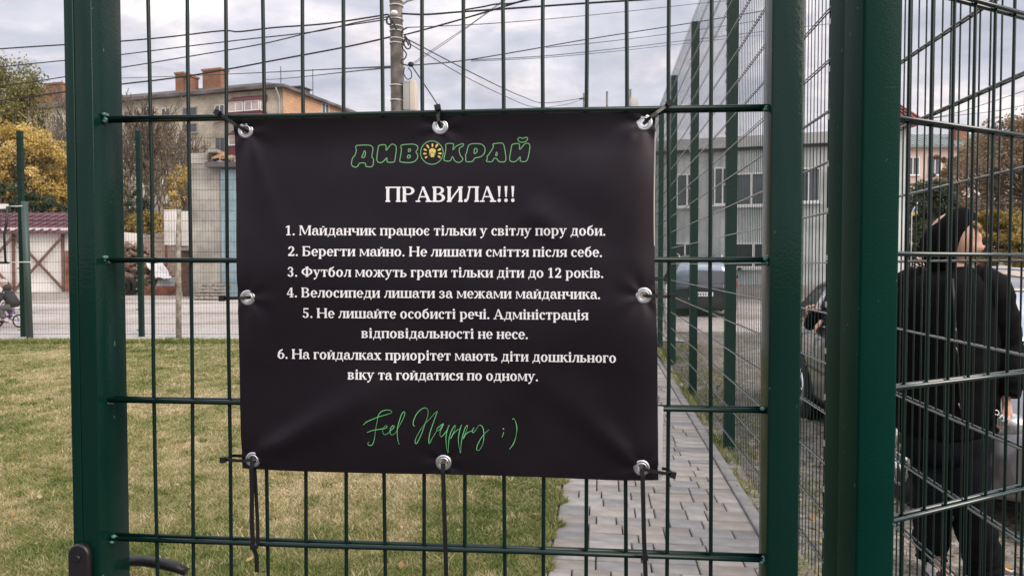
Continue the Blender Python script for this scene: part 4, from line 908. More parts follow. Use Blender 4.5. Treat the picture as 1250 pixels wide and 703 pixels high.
# ---- plastered tower with broken slab, blue sheet beside it
tw = thing('plastered_outbuilding', 'tall stained grey outbuilding with broken roof slab and pale blue sheet side', 'building', (-12.6, 30.5, 0))
YT = 30.5; xa = P3(235, 300, YT).x; xb = P3(271, 300, YT).x; zt = P3(250, 200, YT).z
w = MB(); w.box(xa, YT, 0, xb+.35, YT+3.5, zt); w.build('wall', M['plaster'], tw)
w = MB(); w.box(xa-.02, YT-.03, zt+.005, P3(254, 200, YT).x, YT+3.3, zt+.42); w.build('upper_wall', M['dirty'], tw)
xc = P3(300, 300, YT).x
w = MB(); w.box(xb+.02, YT-.10, 0, xc, YT-.01, zt-.25)
for k in range(int((xc-xb)/.12)): w.tube([(xb+.06+.12*k, YT-.11, 0), (xb+.06+.12*k, YT-.11, zt-.26)], .025, 4, False)
w.build('corrugated_side', M['blue_sheet'], tw)
w = MB(); rs2 = random.Random(3)
w.box(P3(253, 0, YT).x, YT-.45, zt-.18, xc+1.2, YT+3.4, zt+.02)
w.build('roof_slab', M['slate'], tw)
for k in range(16):
    x = P3(251+k*3, 200, YT).x; z = zt+.05+.35*math.exp(-((k-2)/5.)**2)
    w = MB(); s_ = rs2.uniform(.14, .30); w.obox((x, YT+rs2.uniform(-.2,.8), z+rs2.uniform(0,.15)), Vector((1, rs2.uniform(-.4,.4), rs2.uniform(-.5,.3))).normalized(), Vector((0,1,0)), Vector((rs2.uniform(-.3,.3),0,1)).normalized(), s_, .2, .06); w.build('loose_slab', M['orange_brick'] if k % 3 == 0 else M['dirty'], tw)

# ---- peach block wall and the things along it
YL = 41.0; lw = thing('block_wall', 'low peach block wall behind the woodpile', 'wall', (-20, YL, 0))
a = P3(60, 290, YL); b_ = P3(300, 292, YL)
w = MB(); w.box(a.x, YL, 0, b_.x, YL+.4, a.z)
w.build('wall', M['peach_block'], lw)
w = MB()
for k in range(26):
    x = a.x + (b_.x-a.x)*k/26; w.box(x+.02, YL-.03, a.z+.004, x+(b_.x-a.x)/26-.03, YL+.42, a.z+.12+.1*rs2.random())
w.build('coping', M['dirty'], lw, 'stuff')
ws = thing('white_sheet_hoarding', 'two white metal sheets standing on posts above the block wall', 'hoarding', (-17, 38, 0))
YH = 38.0
for (u0, u1, v0, v1) in ((200, 218.5, 256, 299), (221, 233, 258, 300)):
    a = P3(u0, v0, YH); b_ = P3(u1, v1, YH); w = MB(); w.box(a.x, YH, b_.z, b_.x, YH+.06, a.z)
    for k in range(6): x = a.x+(b_.x-a.x)*(k+.5)/6; w.tube([(x, YH-.01, b_.z), (x, YH-.01, a.z)], .025, 4, False)
    w.build('sheet', M['whitewash'], ws)
for u in (201, 220, 232):
    a = P3(u, 262, YH); w = MB(); w.box(a.x-.05, YH+.07, 0, a.x+.05, YH+.17, a.z); w.build('post', M['rust'], ws)
dk = thing('dark_doorway_box', 'dark timber box standing in for the doorway between the plastered outbuilding and the block wall', 'doorway', (-14.5, 33, 0))  # solid dark box stands in for the dark doorway here
a = P3(222, 306, 33); b_ = P3(237, 364, 33); w = MB(); w.box(a.x, 33, 0, b_.x+.8, 35, a.z); w.build('wall', M['beam'], dk); w = MB(); w.box(a.x-.25, 32.7, a.z+.003, b_.x+.9, 35.2, a.z+.14); w.build('roof', M['dirty'], dk)
# woodpile
wp = MB(); rs3 = random.Random(5); YP = 35.5
for k in range(520):
    u = rs3.uniform(112, 208); top = 299 + max(0, (u-172))*1.15 + max(0, (140-u))*.2; v = rs3.uniform(top, 352); q = P3(u, v, YP + rs3.uniform(-.9, .6)*(1+(352-v)/-80))
    q.z = max(q.z, .12); l = rs3.uniform(.15, .42); r = rs3.uniform(.05, .13); d = Vector((rs3.uniform(-.8,.8), rs3.choice([-1,1])*rs3.uniform(.2,1), rs3.uniform(-.45,.45))).normalized()
    wp.tube([q-d*l, q+d*l*.2+Vector((0,0,rs3.uniform(-.04,.04))), q+d*l], [r, r*1.05, r*.9], 6)
tag(wp.build('woodpile', M['log'], None, None), 'tall heap of split brown firewood in front of the peach block wall', 'woodpile')
for (u, v, r, rot, lb) in ((150, 352, .34, 0.2, 'old black tyre lying against the left foot of the woodpile'), (160, 353, .32, 1.2, 'old black tyre leaning between the other tyre and the firewood')):
    q = P3(u, v, 34.2); t = MB(); t.torus((q.x, q.y, r+.12), (math.sin(rot)*.5, 1, .25), r, .11, 22, 8, 1.2); tag(t.build('old_tyre', M['rubber']), lb, 'tyre', 'old tyres by the woodpile')
q = P3(190, 326, 34.6); t = MB(); rs4 = random.Random(8); vs_ = []
for j in range(5):
    for i in range(7):
        a = P3(178+i*3.4+j*3.0, 321+j*4.6, 34.6-.15*j); vs_.append((a.x, a.y+rs4.uniform(-.08,.08), a.z+rs4.uniform(-.05,.05)))
t.add(vs_, [(j*7+i, (j+1)*7+i, (j+1)*7+i+1, j*7+i+1) for j in range(4) for i in range(6)], True)
t.add([(x, y+.03, z-.02) for x, y, z in vs_], [(j*7+i, j*7+i+1, (j+1)*7+i+1, (j+1)*7+i) for j in range(4) for i in range(6)], True)
tag(t.build('white_plastic_sheet', M['wframe']), 'crumpled white plastic sheet on the right slope of the woodpile', 'sheet')
a = P3(192, 353, 34); b_ = P3(214, 340, 34.8); t = MB(); t.obox((a+b_)/2+Vector((0,0,.05)), (1,0,0), Vector((0,.6,.8)), Vector((0,-.8,.6)), .42, .30, .03)
tag(t.build('grey_board', M['parapet']), 'grey board leaning low at the right end of the woodpile', 'board')
a = P3(170, 358, 34.1); b_ = P3(216, 349, 34.1); t = MB(); t.box(a.x, 34.0, 0.02, b_.x, 34.06, b_.z)
tag(t.build('rusty_edging', M['rust']), 'low rusty metal strip on edge in front of the woodpile', 'metal strip')
# pallet leaning on the plastered outbuilding
pl = thing('pallet', 'weathered grey wooden pallet tipped against the plastered outbuilding', 'pallet', (-12.9, 29.6, 0))
o = P3(236, 367, 29.4); px_ = (P3(272, 367, 29.4)-o).length
ca, sa = math.cos(R(52)), math.sin(R(52)); U = Vector((1, 0, 0)); Vv = Vector((0.25, ca, sa)).normalized(); Nn = U.cross(Vv).normalized()
def pal(u0, v0, u1, v1, n0, n1, nm):
    m_ = MB(); m_.obox(o + Vector((0,0,.06)) + U*((u0+u1)/2) + Vv*((v0+v1)/2) + Nn*((n0+n1)/2), U, Vv, Nn, (u1-u0)/2, (v1-v0)/2, (n1-n0)/2); m_.build(nm, M['greywood'], pl)
for k in range(5): pal(0, .0+.165*k, 1.15, .10+.165*k, .0, .03, 'slat')
for k in range(3): pal(.02+.51*k, 0, .12+.51*k, .76, -.11, -.003, 'bearer')
for k in range(3): pal(0, .02+.3*k, 1.15, .12+.3*k, -.143, -.113, 'back_slat')

# ---- two storey workshop on the right
B0 = Vector((6.46, 32.2, 0)); B1 = Vector((12.62, 30.0, 0)); dB = (B1-B0).normalized(); nB = Vector((dB.y, -dB.x, 0)); B0 = B0 - dB*3.0; LB = (B1-B0).length+.9
wk = thing('workshop_building', 'two storey pale grey green workshop with flat grey parapet behind the fence', 'building', B0 + dB*5)
zP = 6.72
w = MB(); c = B0 + dB*LB/2 - nB*4; w.obox(Vector((c.x, c.y, zP/2-.2)), dB, nB, (0,0,1), LB/2, 4, zP/2-.2)
for k in range(int(LB/.3)):
    q = B0 + dB*(.3*k+.1) + nB*.015; w.tube([(q.x, q.y, 0.5), (q.x, q.y, zP-.5)], .02, 3, False, False)
w.build('wall', M['cladding'], wk)
w = MB(); c = B0 + dB*LB/2 - nB*3.75; w.obox(Vector((c.x, c.y, zP-.21)), dB, nB, (0,0,1), LB/2+.2, 4.1, .22); w.build('parapet', M['parapet'], wk)
w = MB(); w.obox(Vector((c.x, c.y, zP-.485)), dB, nB, (0,0,1), LB/2+.1, 3.92, .05); w.build('cornice', M['slate'], wk)
w = MB(); c = B0 + dB*LB/2 + nB*.03; w.obox(Vector((c.x, c.y, .3)), dB, nB, (0,0,1), LB/2, .05, .3); w.build('plinth', M['dirty'], wk)
for uu in (868, 947):
    q = wall_hit(uu, 250, B0, nB); dpp = MB(); dpp.tube([(q.x+nB.x*.12, q.y+nB.y*.12, .1), (q.x+nB.x*.12, q.y+nB.y*.12, zP-.5)], .055, 8); dpp.build('downpipe', M['parapet'], wk)
for (u0, u1, v0, v1, cols, gl) in ((826, 852.5, 213, 252.5, 2, 'glass'), (872, 893, 205, 250, 2, 'glass'), (898.5, 936, 212, 251, 2, 'glass'), (960, 1001.5, 206, 247, 3, 'glass'), (823, 850, 296.5, 326.5, 2, 'dark_glass'), (896, 944, 296, 327.5, 2, 'dark_glass'), (1015, 1050, 206, 246, 2, 'glass')):
    a = wall_hit(u0, v0, B0, nB); b_ = wall_hit(u1, v1, B0, nB); c = (a+b_)/2; add_window(wk, c + nB*.045, dB, nB, abs((b_-a).dot(dB)), a.z-b_.z, cols, M['wframe'], M[gl], True, depth=.09)
ac = MB(); q = wall_hit(892, 212, B0, nB); ac.obox(q + nB*.2, dB, nB, (0,0,1), .13, .12, .26); ac.build('wall_lamp_box', M['wframe'], wk)
# house with red roof, corner shows right of the post
rh = thing('red_roofed_house', 'corner of a pale house with red tile roof right of the square post', 'building', (12.3, 25, 0))
q = P3(1105, 300, 25).x; zE = P3(1125, 143, 24.4).z
w = MB(); w.loft([[Vector((q-1.9, 25, z)), Vector((q, 25, z)), Vector((q, 27.8, z)), Vector((q-1.2, 27.8, z))] for z in (0, zE)], True, False); w.build('wall', M['cladding'], rh)
ex = P3(1129.5, 143, 24.3).x
w = MB(); yc = 26.4; xr = q-3.0; zr_ = P3(1100, 114, 26.4).z + .35
w.add([(q-2.5, 24.3, zE-.1), (ex, 24.3, zE-.1), (ex, 28.4, zE-.1), (q-1.1, 28.4, zE-.1), (q-1.8, yc, zr_), (q-.75, yc, zr_), (q-2.5, 24.3, zE-.22), (ex, 24.3, zE-.22), (ex, 28.4, zE-.22), (q-1.1, 28.4, zE-.22)], [(0,1,5,4), (1,2,5), (2,3,4,5), (0,6,7,1), (1,7,8,2), (6,9,8,7), (0,4,3), (0,3,9,6), (2,8,9,3)])
for k in range(16):
    t = k/16; w.tube([(q-2.5+(ex-q+2.5)*t, 24.28, zE-.07), (max(q-1.8, min(q-.75, q-2.5+(ex-q+2.5)*t)), yc, zr_+.02)], .03, 4, False, False)
w.build('roof', M['red_roof'], rh)
# long peach building behind
pb_ = thing('peach_building', 'long peach plastered building with grey green metal roof behind the trees', 'building', (35, 62, 0))
YB = 62.0; xl = P3(1040, 0, YB).x; xr_ = xl+32; zE = P3(1150, 178, YB).z; zR = P3(1150, 163, YB+4).z
w = MB(); w.box(xl, YB, 0, xr_, YB+9, zE); w.build('wall', M['peach'], pb_)
w = MB(); w.add([(xl-.4, YB-.5, zE), (xr_, YB-.5, zE), (xr_, YB+4.5, zR), (xl-.4, YB+4.5, zR), (xl-.4, YB+9.5, zE), (xr_, YB+9.5, zE), (xl-.4, YB-.5, zE-.2), (xr_, YB-.5, zE-.2)], [(0,1,2,3), (3,2,5,4), (6,7,1,0), (0,3,4)])
for k in range(64): x = xl+.5*k; w.tube([(x, YB-.5, zE+.02), (x, YB+4.5, zR+.02)], .03, 3, False, False)
w.build('roof', M['green_roof'], pb_)
a = P3(1163, 160, YB+2); b_ = P3(1178, 175, YB+2); w = MB(); w.box(a.x, YB+1.5, zE, b_.x, YB+2.6, a.z); w.build('chimney', M['chimney'], pb_)
for u in range(1060, 1250, 27):
    for z in (zE-1.7, zE-4.7, zE-7.7): q = P3(u, 200, YB); add_window(pb_, Vector((q.x, YB-.01, z)), Vector((1,0,0)), Vector((0,-1,0)), 1.1, 1.5, 2)
# unseen brick block added to darken what the green paint and the vinyl mirror
bb = thing('added_brick_block', 'low brown brick block added unseen behind the photographer to darken reflections', 'building', (-9, -17, 0))
w = MB(); w.box(-34, -22, -.02, 20, -16, 3.2); w.build('wall', M['chimney'], bb)
for i in range(13):
    for z in (1.9,): add_window(bb, Vector((-31+4*i, -15.99, z)), Vector((1,0,0)), Vector((0,1,0)), 1.4, 1.5, 2)

# ------------------------------------------------------------------ utility pole and wires
YU = 17.2; up = thing('utility_pole', 'grey concrete utility pole with white bands, meter box and lamp arm', 'utility pole', (at(485,120,YU).x, YU, 0))
cx_ = at(485, 100, YU).x
w = MB(); w.tube([(cx_+.05, YU, 0), (cx_+.03, YU, 3.5), (cx_-.02, YU, 7.4), (cx_-.05, YU, 9.5)], [.20, .172, .145, .13], 14); w.build('pole', M['pole_conc'], up)
for v in (2, 8, 24.5, 33.5, 39, 48.5, 54, 105.5, 123.5):
    q = at(484.5, v, YU); w = MB(); w.torus((cx_+(.0 if v > 60 else -.012), YU, q.z), (0.05, 0.02, 1), .158 if v < 60 else .166, .012, 20, 6); w.build('band', M['band'], up)
w = MB(); a = at(489, 12, YU); pts = [a, at(491, 6, YU), at(497, 1.5, YU), at(506, -1, YU-.1), at(530, -6, YU-.3), at(575, -14, YU-.5)]; w.tube(pts, .028, 8); arm = w.build('lamp_arm', M['parapet'], up)
w = MB(); q = at(590, -16, YU-.6); w.ell(q, (.35, .14, .08), 14, 8); w.build('lamp_head', M['parapet'], arm)
a = at(492.5, 100, YU-.12); b_ = at(508, 135, YU-.12)
w = MB(); w.bbox(a.x, YU-.2, b_.z, at(501, 0, YU).x, YU+.3, a.z, .01); w.build('box_body', M['greybox'], up)
w = MB(); w.bbox(at(501, 0, YU).x+.002, YU-.21, b_.z-.01, b_.x, YU+.3, a.z+.01, .01); w.build('box_door', M['cream'], up)
for (P, r) in (([(474, 18), (478, 26), (477, 30), (473, 29), (472, 24), (475, 21), (480, 28), (484, 36)], .022), ([(494, 44), (500, 52), (501, 58), (497, 60), (493, 54), (495, 48), (499, 56)], .018), ([(492, 48), (491, 58), (496, 66), (494, 72), (490, 74), (491, 78), (497, 80), (503, 80)], .016), ([(494, 82), (493, 90), (497, 97), (502, 95), (502, 88), (498, 83)], .012), ([(497, 34), (491, 38), (490, 44)], .018)):
    w = MB(); w.tube([at(u, v, YU-.25) for u, v in catmull(P, 4)], r, 6); w.build('cable_loop', M['cable'], up)
w = MB(); q = at(501.5, 79, YU-.25); w.ell(q, (.07, .07, .06), 10, 6); w.build('clamp', M['cable'], up)
w = MB(); w.ell(at(481, 16, YU-.2), (.09, .05, .06), 10, 6); w.build('insulator', M['band'], up)
def wire(P, Y0, Y1, r, label):
    pts = catmull(P, 5); us_ = [p[0] for p in pts]; n = len(pts)
    L3 = [at(u, v, Y0 + (Y1-Y0)*i/(n-1)) for i, (u, v) in enumerate(pts)]; m_ = MB(); m_.tube(L3, r*.78, 5, False)
    tag(m_.build('overhead_wire', M['cable']), label, 'wire', 'overhead wires')
wire([(473, 18), (400, 29), (335, 34), (292, 39), (270, 38), (200, 46), (130, 52), (60, 56), (-30, 62)], YU, 22, .026, 'uppermost overhead wire left of the pole, crossing above the apartment roof')
wire([(473, 21), (430, 29), (385, 39), (300, 48.5), (220, 58), (140, 68), (60, 76), (-30, 85)], YU, 22, .020, 'second overhead wire down left of the pole')
wire([(473, 24), (420, 32), (385, 38.5), (320, 54), (250, 66), (190, 76), (140, 84), (60, 97), (-30, 110)], YU, 22, .020, 'third overhead wire down left of the pole, meeting the second midway')
wire([(478, 45), (425, 57), (340, 73), (260, 88), (200, 97), (140, 104), (60, 115), (-30, 127)], YU, 21, .027, 'thick lowest overhead wire left of the pole, passing the apartment chimneys')
wire([(478, 81.5), (420, 84), (340, 88), (250, 92), (140, 96)], YU, 60, .030, 'faint overhead wire running from the pole towards the apartment roof')
wire([(478, 82.5), (420, 88.5), (360, 95), (320, 98)], YU, 66, .030, 'faint lower wire dropping from the pole to the hipped roof end')
wire([(490, 17), (520, 18), (560, 15), (640, 9.5), (720, 4), (800, -1)], YU, 15, .028, 'thick overhead wire leaving the pole top to the right')
wire([(493, 43), (520, 36), (566, 23), (600, 13), (645, -1)], YU, 14, .024, 'overhead wire rising right from the middle of the pole')
wire([(566, 12.5), (590, 8.5), (605, 5.5), (625, 4.5), (650, -1)], 15.4, 14, .022, 'short kinked wire crossing the thick wire right of the pole')
wire([(497, 34), (600, 29), (720, 19), (850, 5), (900, 0)], YU, 40, .016, 'thin high wire running right towards the tall side fence')
wire([(503, 80), (560, 75), (640, 62), (715, 48.6), (840, 29), (930, 14)], YU, 26, .020, 'overhead wire from the black clamp rising right to the tall side fence')
wire([(575, 73.5), (660, 69), (750, 60), (840, 49.5), (930, 39), (1060, 24)], 30, 50, .022, 'faint double strand wire low in the sky, upper strand')
wire([(575, 75), (660, 71), (750, 63), (840, 53), (930, 43)], 30, 50, .018, 'faint double strand wire low in the sky, lower strand')
wire([(667, 58.5), (750, 50), (840, 38.5), (930, 25)], 28, 40, .018, 'thin wire splitting off near the middle of the sky')
wire([(493, 46), (520, 60), (560, 81), (610, 106), (640, 119), (664, 126), (713, 120)], YU, 40, .022, 'wire sagging down right from the pole to the distant short mast')
wire([(494, 50), (530, 72), (570, 95), (615, 117), (652, 131), (690, 128), (712, 121)], YU, 40, .016, 'second thinner wire sagging down right from the pole')
wire([(503, 78), (540, 53), (580, 26), (618, -2)], YU, 15, .008, 'left wire of the pair rising steeply right from the clamp')
wire([(503, 80), (545, 52), (590, 20), (622, -3)], YU, 15, .008, 'right wire of the pair rising steeply right from the clamp')
wire([(502, 80), (515, 99), (536, 131), (545, 146)], YU, 19, .018, 'wire dropping steeply from the clamp behind the banner top')
wire([(1125, 146), (1160, 140), (1200, 128), (1260, 108)], 40, 36, .022, 'thin wire above the peach building')
wire([(1110, 150), (1150, 143), (1215, 136), (1260, 126)], 40, 36, .018, 'second thin wire just over the green metal roof')
for (u, v0, Y, lb) in ((713, 114, 40, 'short distant mast with a crossbar where the sagging wires end'), (741, 112, 42, 'thin plain distant mast left of the satellite dish')):
    a = at(u, v0, Y); m_ = thing('mast', lb, 'mast', (a.x, Y, 0)); w = MB(); w.tube([(a.x, Y, 0), (a.x, Y, a.z)], .06, 6); w.build('pole', M['pole_conc'], m_)
    if u == 713: w = MB(); w.tube([(a.x-.25, Y, a.z-.3), (a.x+.15, Y, a.z-.25)], .04, 5); w.build('crossbar', M['cable'], m_)
a = at(769.5, 109, 42); sd2 = thing('satellite_dish', 'pale satellite dish on a thin mast above the right end of the banner', 'satellite dish', (a.x, 42, 0))
w = MB(); w.tube([(a.x, 42, 0), (a.x, 42, a.z)], .06, 6); w.build('pole', M['pole_conc'], sd2)
c = at(774, 126, 41.8); w = MB(); w.ell(c, (.32, .09, .42), 16, 10, Matrix.Rotation(.5, 3, 'Z')); w.build('dish', M['greybox'], sd2)
# ------------------------------------------------------------------ trees
M['bark'] = mat('grey_brown_bark', (0.085, 0.066, 0.052), rough=.95, col2=(0.17, 0.14, 0.115), vscale=5)
M['birch'] = mat('pale_birch_bark', (0.38, 0.34, 0.29), rough=.9, col2=(0.16, 0.13, 0.11), vscale=3)
LM = {'yellow': leaf_mat('yellow_leaves', [(0.20, 0.13, 0.03), (0.40, 0.28, 0.06), (0.60, 0.44, 0.13), (0.68, 0.55, 0.24)]),
      'olive': leaf_mat('olive_leaves', [(0.10, 0.11, 0.035), (0.20, 0.19, 0.065), (0.32, 0.27, 0.09)]),
      'conifer': leaf_mat('conifer_needles', [(0.035, 0.052, 0.028), (0.06, 0.085, 0.042), (0.10, 0.12, 0.06)]),
      'brown': leaf_mat('brown_leaves', [(0.13, 0.095, 0.06), (0.24, 0.175, 0.11), (0.37, 0.27, 0.165)]),
      'ochre': leaf_mat('ochre_leaves', [(0.17, 0.135, 0.04), (0.34, 0.25, 0.07), (0.50, 0.37, 0.13)])}
def grow(mb, p, d, L, r, depth, rs_, tips, spread=.6, up=.25, n=3, rmin=.012):
    pts = [Vector(p)]; rr_ = [r]; d = Vector(d).normalized(); q = Vector(p)
    for k in range(4):
        d = (d + Vector((rs_.uniform(-1,1), rs_.uniform(-1,1), rs_.uniform(-.6,1)))*.14 + Vector((0,0,up*.12))).normalized(); q = q + d*L/4; pts.append(q); rr_.append(max(rmin, r*(1-.13*(k+1))))
    mb.tube(pts, rr_, 5 if depth > 1 else 4, False)
    tips.append(pts[-1]); tips.append(pts[2])
    if depth <= 0: return
    for k in range(n):
        a = rs_.uniform(0, 6.28); s = spread*rs_.uniform(.7, 1.3); side_ = d.orthogonal().normalized(); side_ = Matrix.Rotation(a, 3, d) @ side_
        grow(mb, pts[rs_.choice([2,3,4])], d + side_*s + Vector((0,0,up)), L*rs_.uniform(.6, .82), rr_[-1]*.72, depth-1, rs_, tips, spread, up, n, rmin)
def tree(name, label, cat, x, y, h, crown_r, leafm, nleaf, size, seed, trunk_r=.16, depth=4, bark='bark', split=.35, lean=0, spread=.6, flat=1.0, group=None, blob=.5, cz=None, up=.25, rmin=.012):
    rs_ = random.Random(seed); t = thing(name, label, cat, (x, y, 0), group); mb = MB(); tips = []
    z1 = h*split; mb.tube([(x, y, -.1), (x+lean*.3, y, z1*.5), (x+lean, y, z1)], [trunk_r*1.25, trunk_r, trunk_r*.8], 8, False)
    for k in range(4): grow(mb, (x+lean, y, z1*(.75+.08*k)), (rs_.uniform(-.6,.6), rs_.uniform(-.6,.6), 1), (h-z1)*.36, trunk_r*.62, depth-1, rs_, tips, spread, up, 3, rmin)
    mb.build('trunk', M[bark], t)
    if nleaf:
        T = [p for p in tips if p.z > z1*.8]; cen = []
        for p in T:
            cen.append((p.x, p.y, p.z))
        P, tn = leaves(cen, [blob*rs_.uniform(.6, 1.2) for _ in cen], int(nleaf*2.2), size*.62); leaf_mesh('crown', P, None, tn, LM[leafm], t)
    return t
def X(u, Y): return at(u, 300, Y).x
def crown_tree(name, label, cat, x, y, z0, z1, rx, leafm, nleaf, size, seed, trunk_r=.14, group=None, bark='bark', ncl=46, shape=lambda t: math.sin(math.pi*min(1, t*.85+.1))**.6, ry=None):
    """crown filled with clumps between z0 and z1; limbs reach each clump"""
    rs_ = random.Random(seed); t = thing(name, label, cat, (x, y, 0), group); mb = MB(); cen = []; rad = []
    mb.tube([(x, y, -.1), (x+rs_.uniform(-.1,.1), y, z0), (x+rs_.uniform(-.2,.2), y, z0+(z1-z0)*.7)], [trunk_r*1.3, trunk_r, trunk_r*.3], 8, False)
    for k in range(ncl):
        tt = rs_.random()**.8; rr_ = rx*shape(tt); a = rs_.uniform(0, 6.28); q = rr_*rs_.random()**.5
        c = Vector((x+q*math.cos(a), y+q*math.sin(a)*(1 if ry is None else ry/rx), z0+(z1-z0)*tt)); cen.append(tuple(c)); s = rx*rs_.uniform(.10, .26); rad.append((s, s, s*.75))
        b0 = Vector((x, y, z0+(z1-z0)*tt*.55)); m1 = (b0+c)/2 + Vector((0,0,-.08*rx)); mb.tube([b0, m1, c], [trunk_r*.32, trunk_r*.2, .012], 4, False)
    mb.build('trunk', M[bark], t); P, tn = leaves(cen, rad, int(nleaf*2.4), size*.62); leaf_mesh('crown', P, None, tn, LM[leafm], t); return t
# left: yellow maple, birch, conifers, bare trees
crown_tree('maple_tree', 'big yellow autumn maple at the left edge behind the maroon roof', 'tree', X(22, 41), 41, 3.6, at(30, 160, 41).z, 3.5, 'yellow', 8200, .12, 21, .2, ncl=190)
crown_tree('maple_tree', 'smaller yellow tree just left of the gate lock stile', 'tree', X(72, 43), 43, 3.0, at(72, 190, 43).z, 1.9, 'yellow', 5000, .12, 22, .14, ncl=50)
tree('birch_tree', 'tall thin birch with sparse olive leaves above the yellow maple', 'tree', X(22, 50), 50, at(30, 66, 50).z, 3, 'olive', 5200, .15, 5, .17, 5, 'birch', .50, 0, .42, blob=.75, up=.5)
tree('birch_tree', 'slender birch with thinning olive leaves left of the left chimney', 'tree', X(-8, 52), 52, at(0, 62, 52).z, 3, 'olive', 5200, .15, 8, .17, 5, 'birch', .52, 0, .42, blob=.8, up=.5)
for i, (u, Y, vt, rx) in enumerate(((4, 38, 226, 1.8), (40, 39, 238, 1.7), (64, 38.5, 246, 1.3))):
    crown_tree('conifer', ('dark green conifer at the left edge under the maple', 'dark green conifer behind the middle of the maroon roof', 'low dark green conifer right of the other two conifers')[i], 'tree', X(u, Y), Y, .6, at(u, vt, Y).z, rx, 'conifer', 7000, .10, 31+i, .1, 'conifers behind the maroon roof', ncl=60)
bare = [(152, 48, 108, 2), (172, 50, 118, 3), (196, 46, 150, 7), (66, 55, 112, 12), (45, 47, 118, 17)]
bl = ['bare tree right behind the lock stile in front of the apartment block', 'bare branching tree with a few ochre leaves left of the stair windows', 'small bare tree near the white metal sheets', 'bare tree in front of the leftmost chimneys', 'bare pale stemmed tree rising out of the yellow maple']
for i, (u, Y, vt, sd_) in enumerate(bare):
    tree('bare_tree', bl[i], 'tree', X(u, Y), Y, at(u, vt, Y).z, 2, 'ochre', 420 if i in (1, 2) else 240, .09, sd_, .14, 6 if i < 2 else 5, 'bark' if i < 4 else 'birch', .28, 0, .6, blob=.5, rmin=.022)
crown_tree('yellow_bush', 'yellow leaved young tree left of the plastered outbuilding', 'tree', X(226, 40), 40, 2.4, at(226, 205, 40).z, 1.25, 'yellow', 1500, .10, 41, .08, ncl=90)
crown_tree('yellow_bush', 'low yellow bush above the block wall left of the white sheets', 'tree', X(182, 44), 44, 2.0, at(182, 262, 44).z, 2.0, 'ochre', 2600, .11, 42, .08, ncl=90)
crown_tree('dark_shrub', 'dark evergreen shrub behind the block wall beside the lock stile', 'tree', X(154, 45), 45, 1.2, at(154, 225, 45).z, 1.7, 'conifer', 2600, .11, 43, .1, ncl=40)
# right
crown_tree('oak_tree', 'large brown leaved oak at the right edge of the view', 'tree', X(1262, 34), 34, 2.6, at(1250, 150, 34).z, 3.8, 'brown', 9000, .12, 51, .22, ncl=150)
crown_tree('oak_tree', 'brown leaved tree left of the large oak, before the peach building', 'tree', X(1205, 38), 38, 2.5, at(1200, 168, 38).z, 2.3, 'brown', 4800, .12, 52, .15, ncl=90)
crown_tree('small_tree', 'slim brown leaved tree in the middle of the peach building', 'tree', X(1152, 44), 44, 2.6, at(1152, 190, 44).z, 1.3, 'brown', 2600, .12, 53, .1, ncl=36)
crown_tree('conifer', 'dark green conifer behind the hooded man', 'tree', X(1136, 30), 30, .3, at(1136, 226, 30).z, 2.0, 'conifer', 12000, .085, 54, .12, ncl=80, shape=lambda t: 1.05-.75*t)
crown_tree('yellow_bush', 'ochre and green bush right of the hooded head', 'tree', X(1215, 26), 26, 1.4, at(1215, 262, 26).z, 1.6, 'ochre', 6000, .085, 55, .08, ncl=60)
crown_tree('yellow_bush', 'low ochre bush at the right edge under the oak', 'tree', X(1262, 25), 25, 1.4, at(1262, 268, 25).z, 1.3, 'ochre', 4500, .08, 56, .08, ncl=50)
tree('bare_tree', 'bare twiggy tree beside the red roofed house', 'tree', X(1113, 42), 42, at(1113, 200, 42).z, 2, 'ochre', 40, .1, 61, .09, 5, 'bark', .3, 0, .5, rmin=.02)
crown_tree('dark_shrub', 'dark hedge shrub behind the car at the right edge', 'tree', X(1235, 31), 31, .2, at(1235, 322, 31).z, 4.2, 'conifer', 6000, .10, 62, .08, ncl=60)
w = MB(); a = at(1190, 318, 27); w.box(a.x, 27, 0, a.x+7, 27.2, a.z); lw2 = thing('low_white_wall', 'low white wall far behind the car', 'wall', (a.x+3, 27, 0)); w.build('wall', M['whitewash'], lw2)
w = MB(); w.box(a.x-.05, 26.95, a.z+.003, a.x+7.05, 27.25, a.z+.06); w.build('coping', M['parapet'], lw2)
w = MB(); a = at(1200, 325, 26); w.bbox(a.x, 26, a.z-.35, a.x+.5, 26.4, a.z+.2); tag(w.build('red_box', mat('red_paint', (.5, .03, .03), .5)), 'small red box seen just right of the man\'s chin', 'box')
fg = thing('flag', 'small blue and yellow flag on a thin pole left of the hooded head', 'flag', (at(1111, 250, 21).x, 21, 0))
a = at(1113, 265, 21); b_ = at(1119, 252, 21)
w = MB(); w.tube([(a.x, 21, 0), (a.x, 21, 2.9), (b_.x+.03, 21, b_.z+.12)], .010, 6); w.build('pole', M['band'], fg)
for nm, o0, cc in (('blue_stripe', 0.16, (0.15, 0.24, 0.50)), ('yellow_stripe', 0.0, (0.65, 0.55, 0.15))):
    w = MB(); vs_ = []
    for i in range(7):
        t = i/6; bx = a.x+.02 + t*.13; bz = a.z + o0*.7 + t*.10 + .02*math.sin(t*7); vs_ += [(bx, 21+.04*math.sin(t*6), bz), (bx, 21+.04*math.sin(t*6+.4), bz+.108)]
    w.add(vs_, [(2*i, 2*i+2, 2*i+3, 2*i+1) for i in range(6)], True); w.build(nm, mat(nm, cc, .8), fg)

